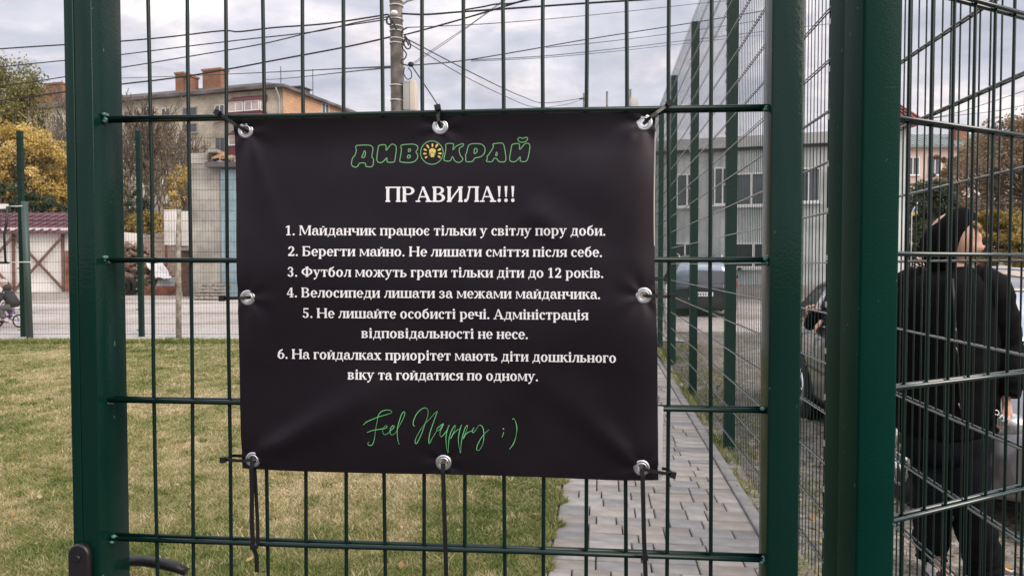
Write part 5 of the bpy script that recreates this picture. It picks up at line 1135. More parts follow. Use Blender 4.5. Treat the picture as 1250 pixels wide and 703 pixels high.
# ------------------------------------------------------------------ things at the far fence
wpz = at(216, 256, 14.25).z
r_ = MB(); r_.tube([(at(217,410,14.2).x+.02, 14.2, 0), (at(217,340,14.2).x+.015, 14.2, 1.0), (at(217.5,300,14.2).x, 14.2, 1.9), (at(219,256,14.2).x, 14.2, wpz)], [.052, .050, .047, .042], 10)
tag(r_.build('wooden_pole', mat('peeling_wood', (0.14, 0.12, 0.095), .95, col2=(0.36, 0.33, 0.28), vscale=9, detail=9)), 'thin weathered wooden pole standing at the far fence', 'pole')
vn = thing('volleyball_net', 'volleyball net with white top tape tied to a grey green post', 'net', (at(31,410,14.0).x, 14.0, 0))
w = MB(); xz = at(31, 300, 14.0).x; w.tube([(xz+.05, 14.0, 0), (xz, 14.0, at(31,246,14.0).z)], .058, 12); w.build('post', mat('grey_green_post', (.035, .065, .055), .5), vn)
za = at(5, 252, 14.0).z; zb_ = at(5, 320, 14.0).z; xe = at(10, 250, 14.0).x
w = MB(); w.obox((xe-2.2, 14.0, za), (1,0,0), (0,1,0), (0,0,1), 2.2, .01, .045); w.build('top_tape', M['wframe'], vn)
w = MB(); w.obox((xe-2.2, 14.0, zb_-.01), (1,0,0), (0,1,0), (0,0,1), 2.2, .01, .022); w.build('bottom_tape', M['black'], vn)
w = MB(); w.tube([(xe, 13.98, za), (xe-.03, 13.98, za-.35), (xe-.075, 13.98, za-.55), (xe-.06, 13.98, zb_)], .022, 6); w.build('side_band', M['black'], vn)
w = MB(); w.tube([(xe, 14, za), (xz, 13.93, za)], .009, 5); w.tube([(xe-.05, 14, zb_), (xz+.14, 13.93, zb_)], .009, 5); w.build('rope', M['band'], vn, 'stuff')
w = MB()
for k in range(44): w.tube([(xe-.08-.1*k, 14.0, zb_), (xe-.05-.1*k, 14.0, za)], .0025, 3, False)
for k in range(1, 11): w.tube([(xe-4.4, 14.0, zb_+(za-zb_)*k/11), (xe-.06, 14.0, zb_+(za-zb_)*k/11)], .0025, 3, False)
w.build('netting', M['black'], vn, 'stuff')
w = MB(); a = at(809, 354, 16.2); b_ = at(813, 392, 16.2); w.tube([(a.x, 16.2, a.z+.05), (a.x+.07, 16.2, 1.0), (b_.x, 16.2, 0)], .035, 8); tag(w.build('white_stake', M['wframe']), 'bent white stake beyond the far end of the side fence', 'stake')

# ------------------------------------------------------------------ figures: skin-modifier bodies
def skin(name, verts, edges, radii, sub=2, m=None, parent=None, root=0):
    me = bpy.data.meshes.new(name); off = world_loc(parent) if parent is not None else Vector()
    me.from_pydata([tuple(Vector(v)-off) for v in verts], edges, []); ob = bpy.data.objects.new('tmp_'+name, me); COL.objects.link(ob)
    md = ob.modifiers.new('skin', 'SKIN'); md.use_smooth_shade = True; md.branch_smoothing = .3
    for i, r in enumerate(radii):
        sv = me.skin_vertices[0].data[i]; sv.radius = (r, r) if not isinstance(r, tuple) else r; sv.use_root = (i == root)
    s = ob.modifiers.new('sub', 'SUBSURF'); s.levels = sub; s.render_levels = sub
    bpy.context.view_layer.update(); dg = bpy.context.evaluated_depsgraph_get(); new = bpy.data.meshes.new_from_object(ob.evaluated_get(dg)); new.name = name
    new.materials.clear(); new.materials.append(m); new.polygons.foreach_set('use_smooth', [True]*len(new.polygons))
    bpy.data.objects.remove(ob, do_unlink=True); bpy.data.meshes.remove(me); return link(name, new, parent)
def skin_mesh_data(verts, edges, radii, sub=1, root=0):
    o = skin('tmpmesh', verts, edges, radii, sub, M['black'], None, root); d = ([v.co.copy() for v in o.data.vertices], [tuple(p.vertices) for p in o.data.polygons]); bpy.data.objects.remove(o, do_unlink=True); return d
M['skin'] = mat('skin', (0.60, 0.36, 0.27), rough=.5, var=.08, vscale=30); M['skin'].node_tree.nodes['Principled BSDF'].inputs['Subsurface Weight'].default_value = .08
M['coat'] = mat('black_puffer_fabric', (0.0025, 0.0028, 0.0034), rough=.7, spec=.07, bump=.3, bscale=18, bdist=.012)
M['hood'] = mat('black_jersey', (0.004, 0.004, 0.0045), rough=.95, spec=.1, bump=.2, bscale=160, bdist=.002)
M['trouser'] = mat('black_cotton_trousers', (0.0085, 0.0098, 0.0125), rough=.9, spec=.04, bump=.35, bscale=18, bdist=.012)
M['hair'] = mat('fair_hair', (0.30, 0.19, 0.09), rough=.7, bump=.4, bscale=150, bdist=.002)
M['eye'] = mat('eye_white', (0.55, 0.53, 0.50), rough=.25); M['iris'] = mat('iris', (0.03, 0.03, 0.025), rough=.2); M['lip'] = mat('lip', (0.40, 0.16, 0.14), rough=.5)
M['zip'] = mat('zip_metal', (0.22, 0.23, 0.25), rough=.35, metal=.8)
def head_mesh(mb, c, rot, s=1.0):
    """face looks along +X before rot"""
    n, m_ = 40, 30; vs = []
    for i in range(m_+1):
        th = math.pi*i/m_
        for k in range(n):
            ph = 2*math.pi*k/n; x, y, z = math.sin(th)*math.cos(ph), math.sin(th)*math.sin(ph), math.cos(th)
            px_, py_, pz_ = x*.098, y*.076, z*.118
            f = max(0, x)
            if z < 0: py_ *= 1-.30*(-z)**1.3; px_ *= (1-.10*(-z)) if x > 0 else (1-.45*(-z))
            g_ = lambda a, b_, q, w1, w2: math.exp(-((y-a)/w1)**2-((z-b_)/w2)**2)*q*f
            px_ += g_(0, -.16, .012, .16, .34) + g_(0, -.27, .020, .15, .13)          # nose bridge and tip
            px_ += g_(0, .20, .005, .6, .14)                                           # brow
            px_ -= g_(.36, -.02, .013, .20, .14) + g_(-.36, -.02, .013, .20, .14)      # eye sockets
            px_ += g_(.42, -.30, .006, .22, .2) + g_(-.42, -.30, .006, .22, .2)        # cheeks
            px_ += g_(0, -.50, .009, .26, .055) + g_(0, -.60, .008, .24, .055) - g_(0, -.55, .004, .3, .03)  # lips
            px_ += g_(0, -.86, .016, .34, .16)                                         # chin
            v = Vector((px_, py_, pz_))*s; vs.append(c + rot @ v)
    mb.add(vs, [(i*n+k, (i+1)*n+k, (i+1)*n+(k+1) % n, i*n+(k+1) % n) for i in range(m_) for k in range(n)], True)
def hand_data(wrist, d, side_, palm, s=1.0, curl=.9, thumb=1):
    """wrist point, d = towards the fingers, side_ = towards the thumb, palm = way the fingers curl"""
    d, side_, palm = Vector(d).normalized(), Vector(side_).normalized(), Vector(palm).normalized(); V, E_, Rr = [wrist - d*.03*s, wrist, wrist + d*.045*s], [(0,1),(1,2)], [(.024*s,.018*s), (.024*s,.017*s), (.034*s,.015*s)]
    out = [skin_mesh_data(V + [wrist + d*.080*s], E_ + [(2,3)], Rr + [(.036*s,.013*s)], 2, 1)]
    out = [out[0]]
    for i, (o, L, r) in enumerate(((.030, .070, .0088), (.010, .078, .0092), (-.011, .072, .0088), (-.030, .056, .0078))):
        b0 = wrist + d*.060*s + side_*o*s*.85; k = b0 + d*.026*s + side_*o*.12*s; pts = [b0, k]; dd = d.copy(); q = k; ax = palm.cross(d).normalized() if palm.cross(d).length > 0 else side_
        for j, fr in enumerate((.45, .30, .25)):
            ang = curl*(.65+.25*j) * (1 + .07*i); dd = (dd*math.cos(ang) + palm*math.sin(ang)).normalized() if j == 0 else (Matrix.Rotation(ang, 3, d.cross(palm).normalized()) @ dd); q = q + dd*L*fr*s; pts.append(q)
        out.append(skin_mesh_data(pts, [(a, a+1) for a in range(len(pts)-1)], [r*s*1.05, r*s*1.05, r*s, r*s*.92, r*s*.75], 1))
    b0 = wrist + d*.018*s + side_*.020*s; t1 = b0 + (d*.55+side_*.7+palm*.2).normalized()*.036*s; t2 = t1 + (d*.8+side_*.15+palm*.5).normalized()*.030*s; t3 = t2 + (d*.7-side_*.25+palm*.6).normalized()*.024*s
    out.append(skin_mesh_data([b0, t1, t2, t3], [(0,1),(1,2),(2,3)], [.014*s, .0115*s, .0100*s, .0080*s], 1)); return out
def oval(c, rx, ry, ang=0, n=26, ax=None, puff=0.0, ph=0):
    """horizontal oval ring"""
    out = []
    for k in range(n):
        t = 2*math.pi*k/n; x, y = rx*math.cos(t), ry*math.sin(t); out.append(Vector(c) + Vector((x*math.cos(ang)-y*math.sin(ang), x*math.sin(ang)+y*math.cos(ang), 0)))
    return out
def sleeve(mb, pts, rs_, n=16, folds=6, amp=.006, seed=0):
    rr = random.Random(seed); P = []; Q = []
    for i in range(len(pts)-1):
        for j in range(folds): t = j/folds; P.append(Vector(pts[i])*(1-t)+Vector(pts[i+1])*t); Q.append(rs_[i]*(1-t)+rs_[i+1]*t + amp*math.sin((i*folds+j)*2.1) + rr.uniform(-amp, amp)*.6)
    P.append(Vector(pts[-1])); Q.append(rs_[-1]); mb.tube(P, Q, n)

# ---- hooded man
GZ = -0.10; YM = 3.50
def mp(u, v, dy=0.0): return at(u, v, YM+dy)
man = thing('person', 'man in black hooded puffer jacket and black trousers walking right past the fence', 'person', (at(1160, 690, YM).x, YM, GZ))
pel = mp(1158, 505); chest = mp(1153, 400); neck = mp(1160, 330); hd_ = mp(1163, 296)
lS = mp(1203, 352, -.06); lE = mp(1222, 424, -.05); lW = mp(1228, 484, -.12); rS = mp(1108, 352, .08); rE = mp(1098, 425, .12); rW = mp(1104, 500, .10)
lH = mp(1176, 510, -.05); rH = mp(1138, 510, .05); lK = mp(1184, 600, -.10); rK = mp(1146, 600, .0); lA = mp(1200, 690, -.02); rA = mp(1137, 668, .12)
lT = Vector((lA.x+.14, lA.y-.05, GZ+.03)); rT = Vector((rA.x-.02, rA.y-.20, GZ+.035)); lA.z = GZ+.10; rA.z = GZ+.10
body = skin('body', [pel, chest, neck, hd_, lS, lE, lW, rS, rE, rW, lH, lK, lA, lT, rH, rK, rA, rT], [(0,1),(1,2),(2,3),(1,4),(4,5),(5,6),(1,7),(7,8),(8,9),(0,10),(10,11),(11,12),(12,13),(0,14),(14,15),(15,16),(16,17)],
            [.13, .13, .058, .06, .062, .045, .026, .062, .045, .026, .085, .055, .038, .03, .085, .055, .038, .03], 2, M['skin'], man)
rotH = Matrix.Rotation(R(-30), 3, 'Z') @ Matrix.Rotation(R(6), 3, 'Y')
hm = MB(); hc = mp(1163, 292, -.02); head_mesh(hm, hc, rotH, 1.08); head = hm.build('head', M['skin'], man)
F_ = rotH @ Vector((1,0,0)); Sd = rotH @ Vector((0,-1,0)); U_ = rotH @ Vector((0,0,1))        # face forward, viewer-side, up
for s in (1, -1):
    e_ = MB(); ec = hc + F_*.083 + Sd*(s*.031) + U_*.000; e_.ell(ec - F_*.003, (.0105, .0105, .0075), 10, 8); eo = e_.build('eye', M['eye'], head)
    e_ = MB(); e_.ell(ec + F_*.0045, (.0055, .0055, .0055), 8, 6); e_.build('iris', M['iris'], head)
    b_ = MB(); b_.tube([hc + F_*.094 + Sd*(s*.016) + U_*.019, hc + F_*.092 + Sd*(s*.033) + U_*.025, hc + F_*.078 + Sd*(s*.050) + U_*.018], [.003, .0042, .002], 6); b_.build('eyebrow', M['hair'], head)
m_ = MB(); m_.tube([hc + F_*.090 - U_*.064 - Sd*.026, hc + F_*.1060 - U_*.071, hc + F_*.090 - U_*.064 + Sd*.026], [.0022, .0036, .0022], 8); m_.build('mouth', M['lip'], head)
hr = MB(); rh_ = random.Random(4)
for k in range(46):
    a = rh_.uniform(-1, 1); p0 = hc + F_*(.068+.008*rh_.random()) + Sd*(a*.05) + U_*(.086-.02*a*a); hr.tube([p0, p0 + F_*.022 - U_*.006, p0 + F_*.034 + U_*(-.024-.014*rh_.random()) + Sd*rh_.uniform(-.012,.012)], [.004, .004, .001], 4)
hr.build('hair', M['hair'], man)
# hood: shell open at the face
hv = MB(); n, m2 = 30, 16; rows = []
for i in range(m2+1):
    t = i/m2                                          # from face rim to the back
    row = []
    for k in range(n):
        ph = 2*math.pi*k/n; yy, zz_ = math.sin(ph), math.cos(ph)
        rr = math.sin(math.pi*(.30+.70*t)/1.0) if t < .999 else 0.0
        rr = max(rr, 0)**.75
        fx_ = .040 - .175*t + .040*max(0, zz_)**2*(1-t) - (.035*max(0, -zz_)*(1-t))
        w1, w2 = .112*rr*1.04, .150*rr*1.02
        zz2 = zz_*w2 - .010 - (.030*max(0,-zz_))
        row.append(hc + F_*(fx_ + .012*math.sin(ph*3)*(1-t)) + Sd*(yy*w1*(1+.05*mnoise.noise(Vector((ph*1.5, t*4, 1)))+.03*math.sin(ph*5+t*9))) + U_*(zz2+.010*math.sin(t*6)*max(0,zz_)))
    rows.append(row)
hv.loft(rows, False); inner = [[p*.0 + (hc + (p-hc)*.94) for p in r] for r in rows]
b0 = len(hv.v); hv.loft([rows[0], inner[0]], False); hv.loft(list(reversed(inner)), False); hood = hv.build('hood', M['hood'], man)
# jacket
jk = MB(); rings = []; prof = [(530, .190, .150, 1153), (520, .222, .165, 1153), (490, .232, .170, 1152), (470, .234, .172, 1152), (450, .235, .173, 1152), (425, .235, .173, 1152), (405, .235, .173, 1152), (380, .236, .170, 1152), (362, .234, .164, 1153), (345, .205, .150, 1155), (335, .155, .125, 1158), (331, .105, .105, 1161), (327, .088, .090, 1162), (326, .074, .076, 1162)]
for v, rx, ry, uc in prof:
    rings.append(oval(mp(uc, v), rx, ry, R(-14), 36))
jrn = random.Random(9)
for i, r in enumerate(rings):
    c = sum(r, Vector())/len(r)
    for k in range(len(r)): r[k] = c + (r[k]-c)*(1+.06*mnoise.noise(Vector((k*.45, i*.6, 2)))) + Vector((0,0,.012*mnoise.noise(Vector((k*.4, i*1.3, 7)))))
big = []
for i in range(len(rings)-1):
    for j in range(3):
        t = j/3; big.append([a*(1-t)+b2*t for a, b2 in zip(rings[i], rings[i+1])])
        if j: c = sum(big[-1], Vector())/36; big[-1] = [c + (p-c)*(1+.008*math.sin(math.pi*j/3)*2) for p in big[-1]]
big.append(rings[-1]); jk.loft(big)
sleeve(jk, [mp(1188, 350, -.03), lS, mp(1216, 392, -.06), lE, mp(1230, 462, -.10), mp(1229, 484, -.12)], [.105, .108, .098, .090, .075, .052], 18, 5, .0035, 1)
sleeve(jk, [mp(1125, 352, .05), rS, mp(1100, 392, .10), rE, mp(1100, 470, .10), rW], [.105, .105, .098, .090, .075, .055], 18, 5, .0035, 2)
jacket = jk.build('jacket', M['coat'], man)
zp = MB(); zpts = [mp(1163, 340, -.15), mp(1165, 380, -.182), mp(1168, 420, -.184), mp(1171, 470, -.180), mp(1173, 505, -.172)]; zp.tube(zpts, .0045, 6); zp.build('zip', M['black'], jacket)
for (u, v) in ((1166, 400), (1167, 424), (1170, 492)): z_ = MB(); q = mp(u, v, -.186 if v < 450 else -.178); z_.tube([q, q + Vector((.008, 0, -.024))], .0026, 6); z_.build('zip_pull', M['zip'], jacket)
em = MB(); q = mp(1197, 441, -.145)
for a in ((-.010, .012, .004, -.012), (.010, .012, -.006, -.014), (-.012, 0, .013, .003), (0, .016, .001, .004)): em.tube([q + Vector((a[0], 0, a[1])), q + Vector((a[2], 0, a[3]))], .0016, 4)
em.build('sleeve_emblem', M['wframe'], jacket)
# hand with keys
hd2 = MB()
for vs_, fs_ in hand_data(mp(1228.5, 489, -.12), (0.05, -.1, -1), (-.55, -.75, 0), (-.55, .35, -.1), 1.02, .95): hd2.add(vs_, fs_, True)
hd2.build('hand', M['skin'], man)
hd2 = MB()
for vs_, fs_ in hand_data(rW + Vector((0,0,-.01)), (0.0, -.1, -1), (.7, -.6, 0), (.5, .4, -.1), 1.0, .8): hd2.add(vs_, fs_, True)
hd2.build('hand', M['skin'], man)
ky = thing('keys', 'bunch of shiny keys on a chain held in the left hand', 'keys', mp(1222, 508, -.16))
rk = random.Random(2)
for k in range(7):
    q = mp(rk.uniform(1216, 1228), rk.uniform(503, 516), -.17); k_ = MB(); k_.torus(q, (rk.uniform(-1,1), 1, rk.uniform(-1,1)), .011, .0022, 12, 5); k_.build('ring', M['steel'], ky)
for k in range(3):
    q = mp(1218+3*k, 512, -.175); k_ = MB(); k_.obox(q + Vector((0,0,-.012)), Vector((1,0,.3*k-.3)).normalized(), (0,1,0), (0,0,1), .004, .001, .018); k_.build('key', M['zip'], ky)
# trousers
tr = MB()
tr.loft([oval(mp(1153, v, 0), rx, ry, R(-14), 24) for v, rx, ry in ((500, .17, .135), (520, .185, .145), (545, .190, .150), (560, .170, .140))])
def leg(mb, P, Rr, seed):
    rr = random.Random(seed); A_ = []; B_ = []
    for i in range(len(P)-1):
        for j in range(6): t = j/6; A_.append(P[i]*(1-t)+P[i+1]*t); B_.append(Rr[i]*(1-t)+Rr[i+1]*t + rr.uniform(-.006,.006) + .007*math.sin((i*6+j)*1.9))
    A_.append(P[-1]); B_.append(Rr[-1]); k0 = len(mb.v); mb.tube(A_, B_, 20)
leg(tr, [mp(1176, 530, -.04), mp(1182, 600, -.10), mp(1194, 660, -.05), Vector((lA.x, lA.y, GZ+.12)), Vector((lA.x+.01, lA.y, GZ+.045))], [.112, .092, .084, .078, .080], 1)
leg(tr, [mp(1134, 530, .04), mp(1141, 600, .0), mp(1137, 650, .06), Vector((rA.x, rA.y, GZ+.13)), Vector((rA.x, rA.y, GZ+.07))], [.112, .090, .080, .070, .072], 2)
tr.build('trousers', M['trouser'], man)
M['shoe'] = mat('black_and_white_shoe', (0.02, 0.02, 0.02), rough=.6); M['sole'] = mat('white_sole', (0.62, 0.61, 0.60), rough=.6)
def shoe(heel, toe, nm):
    d = Vector((toe.x-heel.x, toe.y-heel.y, 0)).normalized(); s = Vector((d.y, -d.x, 0)); L = .29; z0 = GZ
    def ring(t, w, z1, z2): c = heel + d*(L*t-.06); c.z = 0; return [Vector((c.x, c.y, 0)) + s*(w*math.cos(a)) + Vector((0,0,z0+z1+(z2-z1)*(.5+.5*math.sin(a)))) for a in [2*math.pi*k/14 for k in range(14)]]
    so = MB(); so.loft([ring(t, w, .0, .032) for t, w in ((0, .022), (.05, .034), (.3, .036), (.6, .046), (.85, .044), (.97, .026), (1, .008))]); shoe_ = MB()
    shoe_.loft([ring(t, w, .025, z) for t, w, z in ((.01, .02, .09), (.06, .034, .115), (.25, .037, .12), (.42, .040, .105), (.6, .043, .078), (.82, .042, .062), (.96, .024, .048), (.99, .008, .036))]); so_ = shoe_.build('shoe', M['shoe'], man)
    so.build('sole', M['sole'], so_)
    for k in range(4):
        t = .36+.10*k; c = heel + d*(L*t-.06); z = GZ + .112 - .028*k/1.6; st = MB(); st.tube([Vector((c.x, c.y, z)) - s*.030 + Vector((0,0,-.012)), Vector((c.x, c.y, z+.004)), Vector((c.x, c.y, z)) + s*.030 + Vector((0,0,-.012))], .006, 6); st.build('lace', M['sole'], so_)
    for sgn in (1, -1):
        pn = MB(); c = heel + d*(L*.55-.06) + s*(sgn*.038); pn.obox(Vector((c.x, c.y, GZ+.052)), d, s, (0,0,1), .045, .006, .016); c = heel + d*(L*.12-.06) + s*(sgn*.031); pn.obox(Vector((c.x, c.y, GZ+.06)), d, s, (0,0,1), .02, .006, .02); pn.build('white_panel', M['sole'], so_, 'stuff')
shoe(lA, lT, 'l'); shoe(rA, rT, 'r')

# ------------------------------------------------------------------ cars
M['carpaint'] = mat('dark_silver_car_paint', (0.17, 0.168, 0.18), rough=.34, metal=.75, coat=1.0, spec=.6, cr=.04)
M['carpaint_b'] = mat('dark_blue_car_paint', (0.012, 0.016, 0.024), rough=.3, coat=1.0, cr=.05)
M['carglass'] = mat('car_glass', (0.36, 0.43, 0.50), rough=.04, metal=.55, spec=1.0, coat=1.0, cr=.02)  # pale metallic blue puts the sky's reflection into the glass colour
M['chrome'] = mat('chrome', (0.75, 0.76, 0.78), rough=.12, metal=1)
M['lens'] = mat('headlamp_lens', (0.30, 0.32, 0.34), rough=.06, spec=1.0, coat=1.0, var=.6, vscale=22)
M['redlens'] = mat('red_lamp_lens', (0.30, 0.012, 0.012), rough=.15, coat=1)
M['plastic'] = mat('dark_grey_trim', (0.022, 0.022, 0.023), rough=.6)
def car(root, paint, L=4.3, W=1.76, Hh=1.46, mats=None):
    """built at the origin, nose towards -Y; children of root are in local space"""
    ob = []; o3 = world_loc(root); w2 = W/2
    def B(mb, nm, m_, parent=None): me = mb.mesh(nm, m_, None); o = bpy.data.objects.new(nm, me); COL.objects.link(o); o.parent = parent or root; return o
    ys = [0, .06, .2, .5, .95, 1.25, 1.6, 2.2, 2.9, 3.5, 3.9, 4.15, 4.27, 4.3]; ys = [y*L/4.3 - 0 for y in ys]
    top = [.62, .70, .78, .86, .93, .97, .985, .99, 1.0, 1.01, 1.0, .96, .90, .82]; bot = [.30, .24, .21, .20, .20, .20, .20, .20, .20, .20, .22, .26, .32, .40]; wd = [.70, .84, .92, .975, 1, 1, 1, 1, 1, 1, .985, .95, .90, .80]
    rings = []
    for y, t, b_, q in zip(ys, top, bot, wd):
        w_ = w2*q; rings.append([Vector(p) for p in ((0, y, t), (.5*w_, y, t-.004), (.80*w_, y, t-.02), (.93*w_, y, t-.07), (.985*w_, y, t-.16), (1.0*w_, y, (t+b_)/2), (.985*w_, y, b_+.12), (.93*w_, y, b_+.02), (.7*w_, y, b_), (0, y, b_), (-.7*w_, y, b_), (-.93*w_, y, b_+.02), (-.985*w_, y, b_+.12), (-1.0*w_, y, (t+b_)/2), (-.985*w_, y, t-.16), (-.93*w_, y, t-.07), (-.80*w_, y, t-.02), (-.5*w_, y, t-.004))])
    m_ = MB(); m_.loft(rings); B(m_, 'body', paint)
    # glasshouse
    gy = [1.02, 1.28, 1.62, 1.85, 2.3, 2.9, 3.4, 3.85, 4.12]; gt = [.965, 1.14, 1.34, 1.42, 1.46, 1.46, 1.43, 1.36, 1.10]; gr = []
    for y, t in zip(gy, gt):
        y *= L/4.3; t *= Hh/1.46; wb, wt_ = w2*.93, w2*(.93-.25*(t-.95)/.5); gr.append([Vector(p) for p in ((0, y, t), (wt_*.75, y, t-.012), (wt_*.93, y, t-.045), (wt_, y, t-.09 if t > 1.1 else t-.02), (wb, y, .955), (0, y, .95), (-wb, y, .955), (-wt_, y, t-.09 if t > 1.1 else t-.02), (-wt_*.93, y, t-.045), (-wt_*.75, y, t-.012))])
    m_ = MB(); m_.loft(gr); B(m_, 'windows', M['carglass'])
    rp = MB(); rr_ = [[p + Vector((0,0,.006)) for p in (r[9], r[0], r[1])] for r in gr]
    roof_rings = []
    for r in gr[2:8]: roof_rings.append([r[8]+Vector((-.004,0,.002)), r[9]+Vector((0,0,.01)), r[0]+Vector((0,0,.012)), r[1]+Vector((0,0,.01)), r[2]+Vector((.004,0,.002)), r[1]+Vector((0,0,-.02)), r[0]+Vector((0,0,-.02)), r[9]+Vector((0,0,-.02))])
    rp.loft(roof_rings); B(rp, 'roof_panel', paint)
    for s in (2, 8):
        sx = 1 if s == 2 else -1
        pm = MB(); pm.tube([gr[0][4 if sx > 0 else 6]+Vector((0,0,.01)), gr[1][3 if sx > 0 else 7]+Vector((0,0,.02)), gr[2][s], gr[4][s], gr[6][s], gr[7][s], gr[8][4 if sx > 0 else 6]+Vector((0,0,.02))], .028, 6); B(pm, 'pillar', paint)
        for yy in (2.15, 3.15):
            pm = MB(); k_ = (yy-1.85)/(.45) ; xb = w2*.93; xt = w2*.70; pm.tube([(sx*(xb+.004), yy*L/4.3, .95), (sx*(xt+.012), yy*L/4.3, 1.40*Hh/1.46)], .03, 6); B(pm, 'door_pillar', M['plastic'])
        rl = MB(); rl.tube([(sx*w2*.60, 1.95, 1.41*Hh/1.46), (sx*w2*.61, 2.05, 1.49*Hh/1.46), (sx*w2*.62, 2.8, 1.51*Hh/1.46), (sx*w2*.61, 3.55, 1.47*Hh/1.46), (sx*w2*.60, 3.65, 1.41*Hh/1.46)], .014, 6); B(rl, 'roof_rail', M['chrome'])
        mr_ = MB(); mr_.ell((sx*(w2+.10), 1.42, 1.02), (.11, .05, .075), 12, 8); mr_.tube([(sx*(w2-.06), 1.44, .97), (sx*(w2+.06), 1.42, 1.0)], .02, 6); B(mr_, 'mirror', paint)
        hl = MB(); hl.ell((sx*w2*.74, .13, .66), (.19, .10, .075), 16, 8, Matrix.Rotation(sx*.45, 3, 'Z')); B(hl, 'headlight', M['lens'])
        hl = MB(); hl.torus((sx*w2*.74, .055, .655), (0,1,0), .05, .008, 16, 6); B(hl, 'lamp_ring', M['chrome'])
        fl_ = MB(); fl_.ell((sx*w2*.70, .065, .36), (.09, .03, .045), 14, 6); B(fl_, 'fog_lamp', M['lens'])
        tl = MB(); tl.ell((sx*w2*.86, L-.10, .92), (.10, .09, .17), 12, 8); B(tl, 'tail_light', M['redlens'])
        for yy in (.80, L-.85):
            ar = MB(); ar.torus((sx*(w2-.03), yy, .32), (1,0,0), .335, .03, 26, 6, .9); ar.add([(sx*(w2+.003), yy+.335*math.cos(2*math.pi*k/24), .32+.335*math.sin(2*math.pi*k/24)) for k in range(24)], [tuple(range(24))]); B(ar, 'wheel_arch', M['plastic'])
            wh = MB(); xw = sx*(w2-.06)
            wh.loft([[Vector((xw+sx*dx, yy+r*math.cos(2*math.pi*k/28), .31+r*math.sin(2*math.pi*k/28))) for k in range(28)] for dx, r in ((-.12, .20), (-.12, .30), (-.09, .312), (.045, .312), (.075, .298), (.075, .205))]); wo_ = B(wh, 'wheel', M['rubber'])
            rm = MB(); rm.torus((xw+sx*.075, yy, .31), (1,0,0), .195, .014, 28, 6)
            for k in range(8): a = 2*math.pi*k/8; rm.tube([(xw+sx*.082, yy+.03*math.cos(a), .31+.03*math.sin(a)), (xw+sx*.075, yy+.19*math.cos(a), .31+.19*math.sin(a))], .016, 5)
            rm.ell((xw+sx*.08, yy, .31), (.02, .045, .045), 12, 6); B(rm, 'rim', M['chrome'], wo_)
        sl_ = MB(); sl_.tube([(sx*(w2*1.0), 1.1, .55), (sx*(w2*1.003), 3.7, .57)], .012, 5); B(sl_, 'side_moulding', M['plastic'])
    gl = MB(); gl.obox((0, .018, .60), (1,0,0), (0,1,0), (0,0,1), .42, .03, .075); B(gl, 'grille', M['plastic'])
    for k in range(5): g2_ = MB(); g2_.obox((0, -.016, .545+.027*k), (1,0,0), (0,1,0), (0,0,1), .41, .006, .006); B(g2_, 'grille_bar', M['chrome'] if k in (0, 4) else M['plastic'])
    gl = MB(); gl.obox((0, .02, .36), (1,0,0), (0,1,0), (0,0,1), .52, .03, .085); B(gl, 'lower_grille', M['plastic'])
    for k in range(5): g2_ = MB(); g2_.obox((0, -.012, .29+.034*k), (1,0,0), (0,1,0), (0,0,1), .50, .006, .006); B(g2_, 'lower_grille_bar', M['black'])
    for yy, zz_ in ((-.02, .47), (L+.015, .66)):
        np_ = MB(); np_.obox((0, yy, zz_), (1,0,0), (0,1,0), (0,0,1), .26, .008, .056); no = B(np_, 'number_plate', M['white'])
        ch = MB()
        for k in range(7): ch.obox((-.2+.066*k, yy+(-.010 if yy < 1 else .010), zz_), (1,0,0), (0,1,0), (0,0,1), .017, .002, .030 if k % 2 else .026)
        B(ch, 'plate_characters', M['black'], no).__setitem__('kind', 'stuff')
    for sx in (-1, 1):
        wi = MB(); wi.tube([(sx*.1, 1.06, 1.0), (sx*.1+.42, 1.20, 1.10)], .008, 5); B(wi, 'wiper', M['black'])
    rw = MB(); rw.obox((0, L+.0, .50), (1,0,0), (0,1,0), (0,0,1), w2*.8, .03, .08); B(rw, 'rear_bumper', M['plastic'])
    return root
c1 = thing('parked_car', 'dark silver car facing the camera close behind the hooded man', 'car', (3.30, 3.86, -0.115)); car(c1, M['carpaint'], 4.3, 1.78, 1.46); c1.rotation_euler = (0, 0, R(-8))
q = gnd(858, 389, -.03); c2 = thing('parked_car', 'dark blue estate car seen from behind, parked before the workshop', 'car', (q.x, q.y+4.3, -.03)); car(c2, M['carpaint_b'], 4.3, 1.9, 1.72); c2.rotation_euler = (0, 0, R(6)+math.pi)
c2.location = (q.x, q.y, -.03); c2.rotation_euler = (0, 0, R(172)); dv = Matrix.Rotation(R(172), 3, 'Z') @ Vector((0, 4.3, 0)); c2.location = (q.x-dv.x, q.y+.0-dv.y, -.03)

